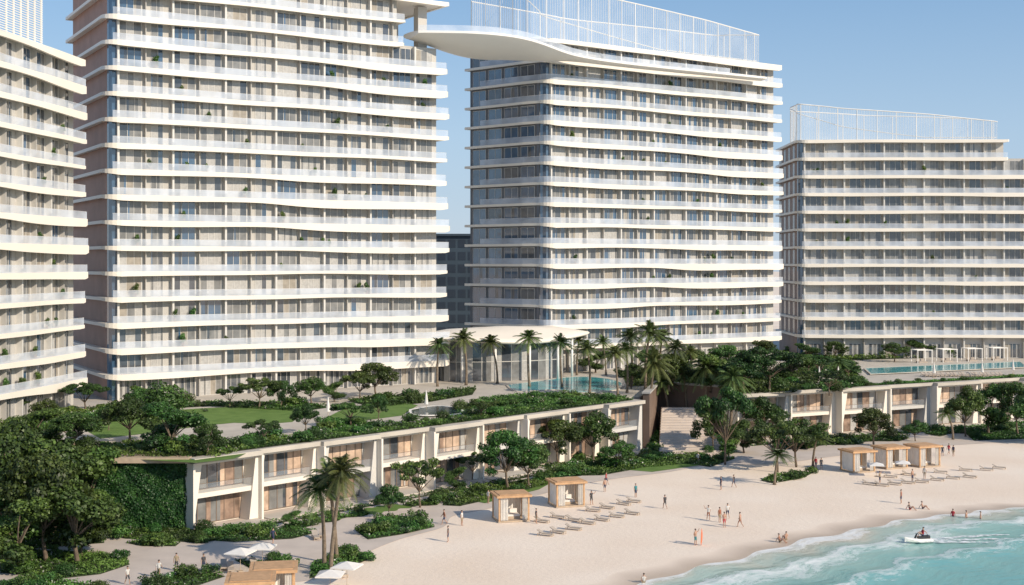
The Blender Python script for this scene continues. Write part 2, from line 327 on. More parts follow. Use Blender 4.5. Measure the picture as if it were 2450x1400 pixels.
# ---------------------------------------------------------------- towers
def tower(label,P0,P1,D,z0,nf,h=4.1,skew=0.,bay=4.4,ph=0.,e=1.5,er=2.6,cut=None,side='brown',bal_from=1.0,amp=1.,cutlen=None,sidewin=None,pal=None,seed=1,fa=.82):
    P0=Vector(P0);P1=Vector(P1); u=(P1-P0); L=u.length; ang=math.atan2(u.y,u.x)
    root=mk('apartment_tower',None,None,(P0.x,P0.y,0),ang,label=label,cat='apartment building')
    pal=pal or [1,1,2,2,2,2,3,3,4,6]
    def ulen(k): return cutlen if (cut is not None and k in cut) else L
    def outline(k):
        uR=ulen(k)+(er if ulen(k)==L else .8)+.3*math.sin(k*1.3+ph)
        def step(x,c,w_): return 1/(1+math.exp(-(x-c)/w_))
        c1=L*(.60+.12*math.sin(k*.55+ph)); c2=L*(.26+.10*math.sin(k*.8+ph*2)); s3=.5+.5*math.sin(k*1.1+ph)
        def o(x): return 1.15+amp*((.25+.35*s3)*step(x,c1,2.4)-.30*step(x,c2,2.8)+.12*math.sin(x*2*math.pi/31+ph+k*.5))
        def t(x): return fa+amp*((.08+.50*s3)*step(x,c1,2.4)-(.08+.28*(1-s3))*step(x,c2,3.2)+.10*math.sin(x*2*math.pi/34+k*.9+ph))
        r=2.6; pts=[]
        pts.append((-e+skew*D,D,.45)); 
        for q in (.8,.6,.4,.25): pts.append((-e+skew*D*q,D*q,.45))
        cx,cy=-e+r,-o(0)+r
        for a in range(0,91,15):
            th=math.radians(180+a); pts.append((cx+r*math.cos(th),cy+r*math.sin(th),.45+(t(0)-.45)*a/90))
        nfr=len(pts); x=cx+1.1
        while x<uR-.9: pts.append((x,-o(x),t(x))); x+=1.1
        pts.append((uR-.35,-o(uR),t(uR)*.8)); pts.append((uR,-o(uR)+.4,t(uR)*.7)); nend=len(pts)
        pts.append((uR-1.2,D*.5,.5)); pts.append((uR-1.2+skew*D*0,D,.5))
        return pts,nfr,nend
    def inset(pts,dd):
        n=len(pts); out=[]
        for i in range(n):
            a=Vector(pts[i-1][:2]);b_=Vector(pts[i][:2]);c=Vector(pts[(i+1)%n][:2])
            n1=(b_-a).normalized(); n2=(c-b_).normalized(); q=n1+n2
            if q.length<.1:q=n1
            q.normalize(); nn=Vector((-q.y,q.x)); out.append((b_.x+nn.x*dd,b_.y+nn.y*dd))
        return out
    for k in range(nf+1):
        z=z0+h*k; pts,i0,i1=outline(k); ins=inset(pts,.45); n=len(pts); m=MB()
        m.v=[(p[0],p[1],z+.06) for p in pts]+[(p[0],p[1],z-p[2]) for p in pts]+[(q[0],q[1],z-p[2]) for q,p in zip(ins,pts)]+[(q[0],q[1],z-.3) for q in ins]
        for i in range(n):
            j=(i+1)%n
            for a,c in ((0,n),(n,2*n),(2*n,3*n)):
                m.f.append((a+j,a+i,c+i,c+j)); m.m.append(0)
        m.f.append(tuple(range(n))); m.m.append(0); m.f.append(tuple(3*n+i for i in reversed(range(n)))); m.m.append(0)
        m.obj('roof_slab' if k==nf else 'floor_slab',['slab'],root)
        if k<nf:
            rb=inset(pts,.12); rr=MB(); s0=i0-(11 if bal_from<0 else 3)
            for i in range(s0,i1-1):
                a,c=rb[i],rb[i+1]
                rr.poly([(a[0],a[1],z+.06),(c[0],c[1],z+.06),(c[0],c[1],z+1.15),(a[0],a[1],z+1.15)],0)
            rr.tube([(q[0],q[1],z+1.17) for q in rb[s0:i1]],[.018]*(i1-s0),4,1)
            rr.obj('balustrade',['rail','white'],root)
    # core walls
    zt=z0+h*nf
    def wallprism(uR,za,zb,name='wall'):
        m=MB(); m.prism([(0,.7),(uR,.7),(uR,D-.5),(skew*D,D-.5)],za,zb,0); m.obj(name,['wall'],root)
    if cut: 
        zc=z0+h*min(cut); wallprism(L,PZ-.5,zc-.1); wallprism(cutlen,zc-.1,zt-.3)
    else: wallprism(L,PZ-.5,zt-.3)
    # side cladding
    m=MB(); zz=zt-.35
    m.prism([(skew*1.6-.35,1.6),(skew*1.6-.02,1.6),(skew*(D-.6)-.02,D-.6),(skew*(D-.6)-.35,D-.6)],PZ,zz,0); m.obj('side_cladding',[side],root)
    # corner glazing
    m=MB()
    for k in range(-1,nf):
        za=z0+h*k+.07 if k>=0 else PZ; zb=z0+h*(k+1)-.8
        cp=[(skew*2-.38,2.0),(-.34,1.2),(0,.5),(.5,.40),(.9,.40)]
        for a,c in zip(cp,cp[1:]): m.poly([(a[0],a[1],za),(c[0],c[1],za),(c[0],c[1],zb+.4),(a[0],a[1],zb+.4)],0)
    m.obj('corner_glazing',['bglass'],root)
    nb=int(L/bay); bw=(L-1.2)/nb; ww=bw*.80
    vs=make_variants(ww,3.4,3,pal,18,seed*100); vs2=make_variants(bw*.46,3.4,2,pal,8,seed*100+50)
    gv=make_variants(bw*.8,3.3,4,[1,2,2,4,3],5,seed*100+80)
    W_=Win(root); r=random.Random(seed)
    for k in range(nf):
        z=z0+h*k+.08
        for i in range(nb):
            x=1.1+i*bw
            if x+ww>ulen(k): continue
            if (i%4)==1: W_.put(r.choice(vs2),(x+.7,.69,z))
            else: W_.put(r.choice(vs),(x+.1,.69,z))
    for i in range(nb): W_.put(r.choice(gv),(1.2+i*bw,.69,PZ+.05))
    if sidewin:
        nn,pl,wd,vst=sidewin; sv=make_variants(wd,3.3,2,pl,6,seed*100+90); dx,dy=-skew,-1.; rot=math.atan2(dy,dx)
        for k in range(nf):
            for i in range(nn):
                y=vst+(i+1)*(D-1.2-vst)/nn-.15; W_.put(r.choice(sv),(skew*y-.36,y,z0+h*k+.08),rot)
    W_.done()
    # party fins between balconies
    for i in range(0,nb+1,2):
        x=.85+i*bw
        if x>L-.5: break
        top=zt-.3 if (not cut or x<cutlen-1) else z0+h*min(cut)-.3
        m=MB(); m.box(x-.16,x+.16,-.25,.71,PZ,top,0); m.obj('pier',['frame'],root)
    for i in range(1,nb,2):
        x=.85+i*bw
        top=zt-.3 if (not cut or x<cutlen-1) else z0+h*min(cut)-.3
        m=MB(); m.box(x-.07,x+.07,-.1,.71,PZ,top,0); m.obj('pier',['wall'],root)
    return root,L,ang
t1,L1,a1=tower('large cream apartment tower with wavy white balconies and brown end wall',(-63.7,200),(-13.6,230.3),28,12.2,16,ph=.6,cut=(14,15),cutlen=50.5,seed=1,er=1.7)
t0,L0,a0=tower('cream apartment block with curved balconies and louvred roof screen',(-72.0,150),(-67.2,194),22,12.2,12,ph=2.1,seed=2,er=.8,amp=.9)
t2,L2,a2=tower('cream apartment tower with rounded corner balconies and glazed roof screen',(7.1,251),(60,285.5),20,13.4,15,skew=-.307,ph=3.4,side='wallg',bal_from=-1,sidewin=(4,[6,6,6,1],3.6,2.2),seed=3,e=1.2,er=1.3,pal=[1,1,6,2,2,2,3,4,6],amp=.9,fa=.86)
t3,L3,a3=tower('low cream apartment block with long straight balconies and roof screen',(67,291),(128,290),24,13.4,11,ph=4.5,side='greybr',seed=4,e=1.2,amp=.35,sidewin=(4,[1,2,2],2.2,2.0),cut=(10,11),cutlen=47,pal=[1,1,2,2,2,4,3],fa=.70)
m=MB(); m.box(55.5,57.3,2,3.8,69.6,77.2); m.obj('roof_column',['wall'],t1)
m=MB(); m.box(55.5,57.3,14,15.8,69.6,77.2); m.obj('roof_column',['wall'],t1)
# roof screens
def roof_screen(root,pts,zb,ztops,step,diag=True,matn='screen',name='roof_screen',hump=.6,fins=True):
    r=mk(name,None,root); pm=MB(); fm=MB(); fn=MB(); P=smooth_line([Vector(p) for p in pts],6); n=len(P)
    zt=[ztops[0]+(ztops[1]-ztops[0])*(i/(n-1))+ hump*math.sin(math.pi*i/(n-1)) for i in range(n)]
    for i in range(n-1): pm.poly([(P[i].x,P[i].y,zb),(P[i+1].x,P[i+1].y,zb),(P[i+1].x,P[i+1].y,zt[i+1]),(P[i].x,P[i].y,zt[i])])
    pm.obj('screen_panel',[matn],r)
    fm.tube([(P[i].x,P[i].y,zt[i]) for i in range(n)],[.13]*n,5); fm.tube([(P[i].x,P[i].y,zb+.15) for i in range(n)],[.08]*n,4)
    if diag: fm.tube([(P[i].x,P[i].y+.6,zt[i]-.3-(zt[i]-zb-1)*min(1,(i/(n-1))*1.35)**1.3) for i in range(n)],[.11]*n,5)
    s=0; nxt=0; nf_=0
    for i in range(n):
        if i:
            L_=(P[i]-P[i-1]).length
            while nf_<=s+L_:
                t=(nf_-s)/L_ if L_>0 else 0; q=P[i-1].lerp(P[i],t); zq=zt[i-1]+(zt[i]-zt[i-1])*t
                fn.box(q.x-.018,q.x+.018,q.y+.03,q.y+.10,zb,zq-.1); nf_+=.6
            s+=L_
        if s>=nxt: fm.tube([(P[i].x,P[i].y,zb-.1),(P[i].x,P[i].y,zt[i])],[.09,.09],5); nxt+=step
    fm.obj('screen_frame',['white'],r)
    if fins: fn.obj('screen_fins',['white'],r)
def dense(pts,n=5):
    out=[]
    for a,b_ in zip(pts,pts[1:]):
        for i in range(n): out.append((a[0]+(b_[0]-a[0])*i/n,a[1]+(b_[1]-a[1])*i/n))
    out.append(pts[-1]); return out
zr2=13.4+4.1*15
roof_screen(t2,dense([(-7.5,17),(-4.6,5),(-3,1.6),(0,.4),(20,0),(42,0),(58,0)],3),zr2,(87,81.4),3.8,hump=1.6)
roof_screen(t2,dense([(-7.5,17),(20,19),(55,12),(58,0)],3),zr2,(84.5,81.4),6,False,fins=False)
zr3=13.4+4.1*11
roof_screen(t3,dense([(.5,14),(-.2,1),(10,.4),(30,.2),(45.5,.4)],3),zr3,(67.9,62.8),4.4)
roof_screen(t3,dense([(.5,14),(20,16),(45,12),(45.5,.4)],3),zr3,(67,62.8),6,False,fins=False)
# louvred screen on left block
zr0=12.2+4.1*12; lv=mk('louvre_screen',None,t0)
m=MB()
for i in range(28): m.box(14,37,2.0,2.10,zr0+.5+i*.34,zr0+.60+i*.34)
m.obj('louvres',['white'],lv)
m=MB()
for i in range(12): m.box(14+i*2.05,14.1+i*2.05,1.9,2.2,zr0,zr0+10)
m.box(14,37.1,1.85,2.3,zr0+10.001,zr0+10.15); m.obj('screen_frame',['white'],lv)
# ---------------------------------------------------------------- sky bridge
def bridge():
    root=mk('sky_bridge',None,None,(0,0,0),0,label='white curved sky bridge linking two apartment towers',cat='bridge')
    path=smooth_line([Vector(p) for p in ((-19,228.8),(-14,232.3),(-7,237),(0,242),(7,247),(14,251.4),(24,258),(38,267.4),(55,278.6))],7)
    n=len(path); m=MB(); ns=28; rings=[]
    for i,p in enumerate(path):
        t=i/(n-1); a=path[max(0,i-1)];c=path[min(n-1,i+1)]; dd=(c-a).normalized(); nn=Vector((dd.y,-dd.x))
        wd=1.5+5.6*math.exp(-((t-.28)/.22)**2)
        dp=.3+3.1*math.exp(-((t-.25)/.17)**2)+.8*math.exp(-((t-.46)/.10)**2)
        zt=71.9-1.0*t+.35*math.sin(t*7.0)
        off=nn*(.7+1.7*math.exp(-((t-.30)/.24)**2))  ; b0=len(m.v)
        for k in range(ns+1):   # underside from front edge to back edge
            s=-1+2*k/ns; q=p+off-nn*s*wd
            prof=max(0,1-abs(s)**2.6)*(.75+.25*s)
            m.v.append((q.x,q.y,zt-.4-dp*prof*1.1))
        for k in range(ns+1):
            s=1-2*k/ns; q=p+off-nn*s*wd
            m.v.append((q.x,q.y,zt+.15*(1-s*s)))
        rings.append(b0)
    K=2*(ns+1)
    for a,c in zip(rings,rings[1:]):
        for k in range(K):
            l=(k+1)%K; m.f.append((a+k,c+k,c+l,a+l)); m.m.append(0)
    m.f.append(tuple(rings[0]+k for k in range(K))); m.m.append(0); m.f.append(tuple(rings[-1]+K-1-k for k in range(K))); m.m.append(0)
    o=m.obj('hull',['white'],root,smooth=True)
    e_=o.modifiers.new('edges','EDGE_SPLIT'); e_.split_angle=math.radians(35)
    r=MB(); pts=[]
    for a in rings[:-4]: v=m.v[a]; pts.append((v[0],v[1]+.3,v[2]+.4))
    for a,c in zip(pts,pts[1:]): r.poly([a,c,(c[0],c[1],c[2]+1.1),(a[0],a[1],a[2]+1.1)])
    r.obj('balustrade',['rail'],root)
bridge()
# distant building in the gap
root=mk('office_block',None,None,(-17,400,0),0,label='distant dark blue glass office block seen between towers',cat='office building')
m=MB(); m.box(-14,16,0,30,0,38.7); m.box(-15,17,-1,31,38.701,39.4); m.obj('wall',['dist'],root)
m=MB()
for k in range(9):
    for i in range(9): m.box(-13+i*3.2,-10.6+i*3.2,-.1,-.001,3+k*4,5.6+k*4)
m.obj('window',['distw'],root,kind='stuff')
# ---------------------------------------------------------------- pavilion
def pavilion():
    root=mk('lobby_pavilion',None,None,(-2,240,0),math.radians(20),label='white curved lobby pavilion with slender columns and glass walls',cat='pavilion')
    m=MB(); n=48; rings=[]
    prof=[(1.0,16.0),(1.01,15.8),(.98,15.5),(.9,15.4),(.6,15.3),(0.02,15.3)]
    top=[(.02,18.0),(.3,17.8),(.6,17.2),(.85,16.5)]
    for s,z in top+prof:
        b0=len(m.v)
        for k in range(n):
            a=2*math.pi*k/n; rr=1+.13*math.sin(2*a+.5)+.06*math.sin(3*a)
            m.v.append((17*s*rr*math.cos(a),9*s*rr*math.sin(a),z+(.5*math.sin(2*a+1) if s>.5 else 0)))
        rings.append(b0)
    for a,c in zip(rings,rings[1:]):
        for k in range(n): l=(k+1)%n; m.f.append((a+k,c+k,c+l,a+l)); m.m.append(0)
    m.obj('roof',['slab'],root,smooth=True)
    g_=MB(); fr=MB()
    for k in range(40):
        a=2*math.pi*k/40; c=2*math.pi*(k+1)/40
        p=(12.5*math.cos(a),5.5*math.sin(a)); q=(12.5*math.cos(c),5.5*math.sin(c))
        g_.poly([(p[0],p[1],PZ),(q[0],q[1],PZ),(q[0],q[1],15.6),(p[0],p[1],15.6)],(k*7)%3); fr.tube([(p[0],p[1],PZ),(p[0],p[1],15.5)],[.06,.06],4)
    fr.tube([(12.5*math.cos(2*math.pi*k/40),5.5*math.sin(2*math.pi*k/40),11.6) for k in range(41)],[.08]*41,4)
    g_.obj('glass_wall',['gmid','curt','glass'],root); fr.obj('mullions',['frame'],root)
    for a in (200,228,255,282,310,338):
        a=math.radians(a); x,y=14.5*math.cos(a),7.4*math.sin(a); c=MB(); c.tube([(x,y,PZ),(x,y,15.6)],[.24,.24],12); c.obj('column',['white'],root,smooth=True)
pavilion()
# ---------------------------------------------------------------- villas
def villa(loc,ang,w_,seed,setb,label):
    root=mk('beach_villa',None,None,(loc[0],loc[1],0),ang,label=label,cat='villa',group='row of two storey beach villas')
    m=MB(); v0=setb
    m.box(0,w_,v0+1.9,4.9,0,7.55,0)                # body
    def fr(pts,y0,y1,mi=0):
        b0=len(m.v); n=len(pts); m.v+=[(x,y0,z) for x,z in pts]+[(x,y1,z) for x,z in pts]
        m.f.append(tuple(b0+i for i in range(n))); m.m.append(mi); m.f.append(tuple(b0+2*n-1-i for i in range(n))); m.m.append(mi)
        for i in range(n): j=(i+1)%n; m.f.append((b0+j,b0+i,b0+n+i,b0+n+j)); m.m.append(mi)
    pw=w_*.10
    fr([(0,0),(pw*.3,0),(pw*1.5,7.55),(0,7.55)],v0-.1,v0+1.95)
    fr([(w_-pw*1.6,0),(w_,0),(w_,7.55),(w_-pw*.6,7.55)],v0-.1,v0+1.95)
    m.box(pw*.6,w_-pw*.9,v0+.15,v0+1.93,3.45,4.0,0); m.box(pw*1.2,w_-pw*.58,v0+.1,v0+1.93,7.2,7.549,0)
    m.obj('wall',['slab' if seed%3 else 'frame'],root)
    x0,x1=pw*.9,w_-pw*1.1
    for z,hh,pal in ((.12,3.25,[5,2,1,5,7,1,2,3]),(4.05,3.1,[5,7,1,7,2,7,3,2])):
        vm=make_variants(x1-x0,hh,6,pal,1,seed*7+int(z),.10,WD,.8)[0]; mk('window',vm[1],root,(x0,v0+1.88,z))
    r=MB(); r.poly([(x0-.2,v0+.3,4.01),(x1+.3,v0+.3,4.01),(x1+.3,v0+.3,5.0),(x0-.2,v0+.3,5.0)]); r.tube([(x0-.2,v0+.3,5.02),(x1+.3,v0+.3,5.02)],[.03,.03],4,1); r.obj('balcony_rail',['clear','dframe'],root)
    r=MB(); r.box(0,w_,v0-.75,5.0,7.555,8.1); r.obj('roof_slab',['deck'],root)
    f=MB(); f.box(-.14,.14,-.7,3.,0,7.55) ; f.obj('party_wall',['slab'],root)
    f=MB(); f.box(.4,w_-.4,v0-3.0,v0-.12,.031,.16); f.obj('terrace',['deck'],root)
    return root
N1=9; w1=82.9/N1; an=math.atan2(U1.y,U1.x)
for i in range(N1):
    p=A1+U1*(w1*i); villa(p,an,w1-.01,i+1,(0,.9,.3,1.1)[i%4],'two storey cream beach villa with slanted piers and bronze windows')
N2=8; w2=11.2; an2=math.atan2(U2.y,U2.x)
for i in range(N2):
    p=A2+U2*(w2*i); villa(p,an2,w2-.01,i+21,(0,1.1)[i%2],'two storey cream beach villa with warm interiors and planted roof')
# retaining walls, green wall
rw=mk('retaining_wall',None,None,(0,0,0),0,label='brown retaining wall beside the garden steps',cat='wall')
m=MB(); m.prism([(21.2,203),(22.2,202.6),(26,221),(36,212.6),(36.8,213.4),(25.4,222.6)],0,8.9); m.obj('cladding',['darkbr'],rw)
m=MB(); m.prism([(21,202.9),(22.3,202.4),(26.1,220.6),(36,212.4),(37,213.5),(25.4,222.8)],8.901,9.15); m.obj('coping',['wall'],rw)
m=MB()
for i in range(18):
    y=196+i*1.05; m.box(23.0+i*.15,33.5-i*.12,y,y+1.05,.031,.25+i*.30)
m.obj('garden_steps',['pave'],None,kind='structure')
gw=mk('green_wall',None,None,(0,0,0),0,label='end wall of the villa row covered with dark climbing ivy',cat='wall')
m=MB(); m.box(-62,-36.6,141.2,143.2,0,7.6); m.obj('wall',['hedge'],gw)
m=MB(); m.box(-62,-36.2,140.4,144,7.601,8.2); m.obj('coping',['woodp'],gw)
# ---------------------------------------------------------------- foliage tools
def leaves_to_mesh(name,pos,nor,size,tint,mats,aspect=.62,mi=None):
    n=len(pos); rng=np.random.default_rng(n)
    nor=nor/np.linalg.norm(nor,axis=1,keepdims=True).clip(1e-6)
    r=rng.normal(size=(n,3)); a=np.cross(nor,r); a/=np.linalg.norm(a,axis=1,keepdims=True).clip(1e-6); b_=np.cross(nor,a)
    s=size[:,None]; vs=np.stack([pos-a*s,pos-b_*s*aspect,pos+a*s,pos+b_*s*aspect],1).reshape(-1,3)
    me=bpy.data.meshes.new(name); me.vertices.add(4*n); me.loops.add(4*n); me.polygons.add(n)
    me.vertices.foreach_set('co',vs.astype(np.float32).ravel()); me.loops.foreach_set('vertex_index',np.arange(4*n,dtype=np.int32))
    me.polygons.foreach_set('loop_start',np.arange(0,4*n,4,dtype=np.int32)); me.polygons.foreach_set('loop_total',np.full(n,4,dtype=np.int32))
    for x in mats: me.materials.append(M[x])
    if mi is not None: me.polygons.foreach_set('material_index',mi.astype(np.int32))
    at=me.attributes.new('tint','FLOAT','POINT'); at.data.foreach_set('value',np.repeat(tint,4).astype(np.float32))
    me.update(); me.validate(); return me
def clump_leaves(cl,per,size,seed,flat=.75):
    rng=np.random.default_rng(seed); P=[];Nn=[];T=[];S=[]
    zmin=min(c[2]-r for c,r in cl); zmax=max(c[2]+r for c,r in cl)
    for c,r in cl:
        k=int(per*r*r); d_=rng.normal(size=(k,3)); d_/=np.linalg.norm(d_,axis=1,keepdims=True)
        rad=r*(.5+.5*rng.random(k)**.6)*(1+.18*np.sin(d_[:,0]*5+seed)*np.cos(d_[:,1]*4))
        p=np.array(c)+d_*rad[:,None]*np.array([1,1,flat]); P.append(p)
        Nn.append(d_*.7+rng.normal(size=(k,3))*.45+np.array([0,0,.35])); ct=rng.uniform(.65,1.25)
        T.append((ct*(.3+.7*rng.random(k))*(.45+.55*(p[:,2]-zmin)/(zmax-zmin+.01))*(.55+.45*rad/r)).clip(0,1)); S.append(size*rng.uniform(.6,1.4,k))  # tint falls off low and deep in the foliage, inner shade put into colour
    return np.concatenate(P),np.concatenate(Nn),np.concatenate(S),np.concatenate(T)
def tree_builder(kind,seed):
    def f():
        r=random.Random(seed); root=mk('broadleaf_tree',None,None,label={'round':'leafy broadleaf tree with rounded dark green crown','umb':'spreading umbrella shaped tree with layered green crown','tall':'tall dense dark green garden tree','flow':'light green tree dotted with pale blossom'}[kind],cat='tree',group='landscape trees around the resort')
        cl=[]
        nC={'round':24,'umb':22,'tall':24,'flow':20}[kind]
        for i in range(nC):
            a=i*2.4+r.uniform(-.5,.5); q=math.sqrt((i+.5)/nC)
            if kind=='round': R=3.7*q; z=4.7+ (1-q*q)*2.6+r.uniform(-2.0,.8); rr=r.uniform(.7,1.5)
            elif kind=='umb': R=4.5*q; z=5.9+(1-q)*1.4+r.uniform(-1.3,.6); rr=r.uniform(.7,1.3)
            elif kind=='tall': R=2.8*q; z=2.2+(i*1.618%1)*5.6; rr=r.uniform(.8,1.4); R*=1.15-.09*abs(z-4.6)
            else: R=3.3*q; z=3.9+(1-q*q)*2.9+r.uniform(-1.6,.8); rr=r.uniform(.65,1.25)
            cl.append(((R*math.cos(a),R*math.sin(a),z),rr))
        t=MB(); fork=(r.uniform(-.2,.2),r.uniform(-.2,.2),2.4)
        t.tube([(0,0,-.2),(0,0,.3),(fork[0]*.5,fork[1],1.4),fork],[.28,.20,.16,.14],8)
        for c,rr in cl[::2]:
            mid=(c[0]*.45+fork[0]*.5,c[1]*.45,fork[2]*.5+c[2]*.5); t.tube([fork,mid,c],[.10,.06,.03],5)
        t.obj('trunk',['bark'],root)
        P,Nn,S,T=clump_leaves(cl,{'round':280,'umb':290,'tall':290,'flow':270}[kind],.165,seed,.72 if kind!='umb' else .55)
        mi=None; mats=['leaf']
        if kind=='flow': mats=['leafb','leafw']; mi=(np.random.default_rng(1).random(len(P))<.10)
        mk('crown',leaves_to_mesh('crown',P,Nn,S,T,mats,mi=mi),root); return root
    return f
TREES={k:tree_builder(k[:-1] if k[-1].isdigit() else k,s) for k,s in (('round1',1),('round2',5),('umb1',2),('umb2',9),('tall1',3),('tall2',8),('flow1',4))}
TH={'round':8.3,'umb':8.1,'tall':8.6,'flow':7.9}; TW={'round':9.0,'umb':10.0,'tall':7.2,'flow':8.0}
def tree(px,py,hp,wp,kind,z=0,label=None):
    X,Y=W(px,py,z); sc=Y/F; h_=hp*sc/TH[kind[:-1]]; w_=wp*sc/TW[kind[:-1]]
    place(TREES[kind],kind,(X,Y,z),random.uniform(0,6.28),(w_,w_,h_),label=label)
def palm_builder(seed,hgt,lean,dry=False):
    def f():
        r=random.Random(seed); root=mk('palm_tree',None,None,label='tall palm with slender curved trunk and arching fronds',cat='palm tree',group='palms around the pool and beach')
        t=MB(); pts=[];rad=[]
        for i in range(11):
            q=i/10; pts.append((lean*q*q,.25*math.sin(q*2.5),hgt*q-.15)); rad.append((.20-.08*q)*(1+.06*(i%2)))
        rad[0]=.30; t.tube(pts,rad,9); t.obj('trunk',['pbark'],root,smooth=True)
        top=np.array(pts[-1]); V=[];Fc=[];T=[]
        nf=40
        for i in range(nf):
            a=i*2.399; el=math.radians(82-108*(i/nf)+r.uniform(-8,8)); ln=r.uniform(2.3,3.2)*(.85 if i<5 else 1); dr=r.uniform(.7,1.35)
            ca,sa=math.cos(a),math.sin(a); ns=24; side=np.array([-sa,ca,0.])
            ptsr=[]
            for k in range(ns+1):
                q=k/ns; x=ln*q*math.cos(el)*(1-.1*q); z=ln*(q*math.sin(el)-.32*dr*q*q*1.5); ptsr.append(top+np.array([x*ca,x*sa,z]))
            tint=r.uniform(.15,.85) if i<nf-5 else r.uniform(.6,.95)
            for k in range(1,ns):
                p=ptsr[k]; dv=ptsr[k+1]-ptsr[k-1]; dv/=np.linalg.norm(dv); q=k/ns
                ll=.62*math.sin(math.pi*min(1,.12+q*.86))**.7; 
                for sgn in (-1,1):
                    tip=p+(side*sgn*.75+dv*.7+np.array([0,0,-.30-.25*r.random()]))*ll; wv=dv*.055; b0=len(V)
                    V+= [p-wv,p+wv,tip]; Fc.append((b0,b0+1,b0+2)); T+=[tint*.7,tint*.7,tint*r.uniform(.8,1.1)]
            for k in range(0,ns,2):
                b0=len(V); V+=[ptsr[k]-side*.03,ptsr[k]+side*.03,ptsr[min(ns,k+2)]+side*.02,ptsr[min(ns,k+2)]-side*.02]; Fc.append((b0,b0+1,b0+2,b0+3)); T+=[.8]*4
        me=bpy.data.meshes.new('crown'); me.from_pydata([tuple(map(float,v)) for v in V],[],Fc); me.materials.append(M['leafp'])
        at=me.attributes.new('tint','FLOAT','POINT'); at.data.foreach_set('value',T); mk('crown',me,root)
        return root
    return f
PAL={'p1':palm_builder(1,8.,.5),'p2':palm_builder(2,8.,-.7),'p3':palm_builder(3,8.,1.2)}
def palm(px,py,hp,kind,z=0,ws=None):
    X,Y=W(px,py,z); s=hp*Y/F/9.8; w_=ws or max(.95,min(1.4,s*1.1))
    place(PAL[kind],kind,(X,Y,z),random.uniform(0,6.28),(w_,w_,s))
def shrub_builder(kind,seed):
    def f():
        r=random.Random(seed)
        if kind=='dome': cl=[((0,0,.55),1.0)]; P,Nn,S,T=clump_leaves(cl,2600,.07,seed,.85); lab='neatly clipped dome shaped green shrub'
        else:
            cl=[((r.uniform(-.7,.7),r.uniform(-.7,.7),r.uniform(.3,.8)),r.uniform(.4,.65)) for _ in range(7)]; P,Nn,S,T=clump_leaves(cl,420,.11,seed,.8); lab='low leafy green garden shrub'
        mats=['leafs'];mi=None
        if kind=='flow': mats=['leafs','leafw']; mi=(np.random.default_rng(2).random(len(P))<.12); lab='low garden shrub dotted with pale flowers'
        return mk('garden_shrub',leaves_to_mesh('shrub',P,Nn,S,T,mats,mi=mi),None,label=lab,cat='shrub',group='shrubs in the garden beds')
    return f
SHR={'dome1':shrub_builder('dome',3),'loose1':shrub_builder('loose',4),'loose2':shrub_builder('loose',6),'flow1':shrub_builder('flow',7)}
def inpoly(x,y,poly):
    ins=np.zeros(len(x),bool); n=len(poly)
    for i in range(n):
        x1,y1=poly[i];x2,y2=poly[(i+1)%n]
        c=((y1>y)!=(y2>y))&(x<(x2-x1)*(y-y1)/((y2-y1)+1e-9)+x1); ins^=c
    return ins
def cover(name,poly,z,h_,dens,seed,size=.16,shrubs=0,soil=True,smax=1.4,label='dense low green planting covering the garden beds'):
    poly=[(float(p[0]),float(p[1])) for p in poly]
    xs=[p[0] for p in poly];ys=[p[1] for p in poly]; area=(max(xs)-min(xs))*(max(ys)-min(ys)); rng=np.random.default_rng(seed)
    n=int(area*dens); x=rng.uniform(min(xs),max(xs),n); y=rng.uniform(min(ys),max(ys),n); k=inpoly(x,y,poly); x=x[k];y=y[k]; n=len(x)
    hn=.55+.25*np.sin(x*1.3+seed)*np.sin(y*1.1)+.2*np.sin(x*3.1+y*2.3)+.15*np.sin(y*4.7-x*1.9); hn=hn.clip(.12,1.2)*h_
    q=rng.random(n)**.5; zz=z+.03+hn*q
    patch=.5+.5*np.sin(x*.55+1.7*np.sin(y*.31+seed))*np.sin(y*.6+seed*1.3+np.sin(x*.4))
    nor=rng.normal(size=(n,3))*.6+np.array([0,0,.7]); T=((.3+.7*rng.random(n))*(.4+.6*q)*(.4+.9*patch)).clip(0,1)  # lower leaves get a darker tint, shade between plants put into colour
    mi=(rng.random(n)<.03*(np.sin(x*.5+y*.3)>.3)).astype(int)
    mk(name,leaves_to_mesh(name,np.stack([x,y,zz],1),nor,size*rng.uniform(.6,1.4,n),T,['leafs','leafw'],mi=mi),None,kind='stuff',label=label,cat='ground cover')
    if soil: sheet('planting_bed_soil',poly,z+.02,'soil')
    for i in range(shrubs):
        for _ in range(40):
            X=random.uniform(min(xs),max(xs));Y=random.uniform(min(ys),max(ys))
            if inpoly(np.array([X]),np.array([Y]),poly)[0]:
                s=random.uniform(.55,smax); kk=random.choice(['dome1','loose1','loose2','loose1','flow1']); place(SHR[kk],kk,(X,Y,z+.05),random.uniform(0,6),(s*1.1,s*1.1,s)); break
def WP(l,z=0): return [W(a,b_,z) for a,b_ in l]
def along(A,U,V,s0,s1,v0,v1,wob=1.0,wob0=0):
    pts=[]; n=14
    for i in range(n+1): s=s0+(s1-s0)*i/n; q=A+U*s+V*(v0+wob0*math.sin(i*1.3+s0)); pts.append((q.x,q.y))
    for i in range(n+1): s=s1+(s0-s1)*i/n; q=A+U*s+V*(v1+wob*math.sin(i*1.7)); pts.append((q.x,q.y))
    return pts
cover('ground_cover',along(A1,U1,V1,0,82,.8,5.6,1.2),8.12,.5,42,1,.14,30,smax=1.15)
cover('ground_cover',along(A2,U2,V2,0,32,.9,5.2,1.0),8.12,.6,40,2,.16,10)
cover('ground_cover',along(A2,U2,V2,32,88,.9,3.2,.5),8.12,.35,40,22,.15,8,smax=.7)
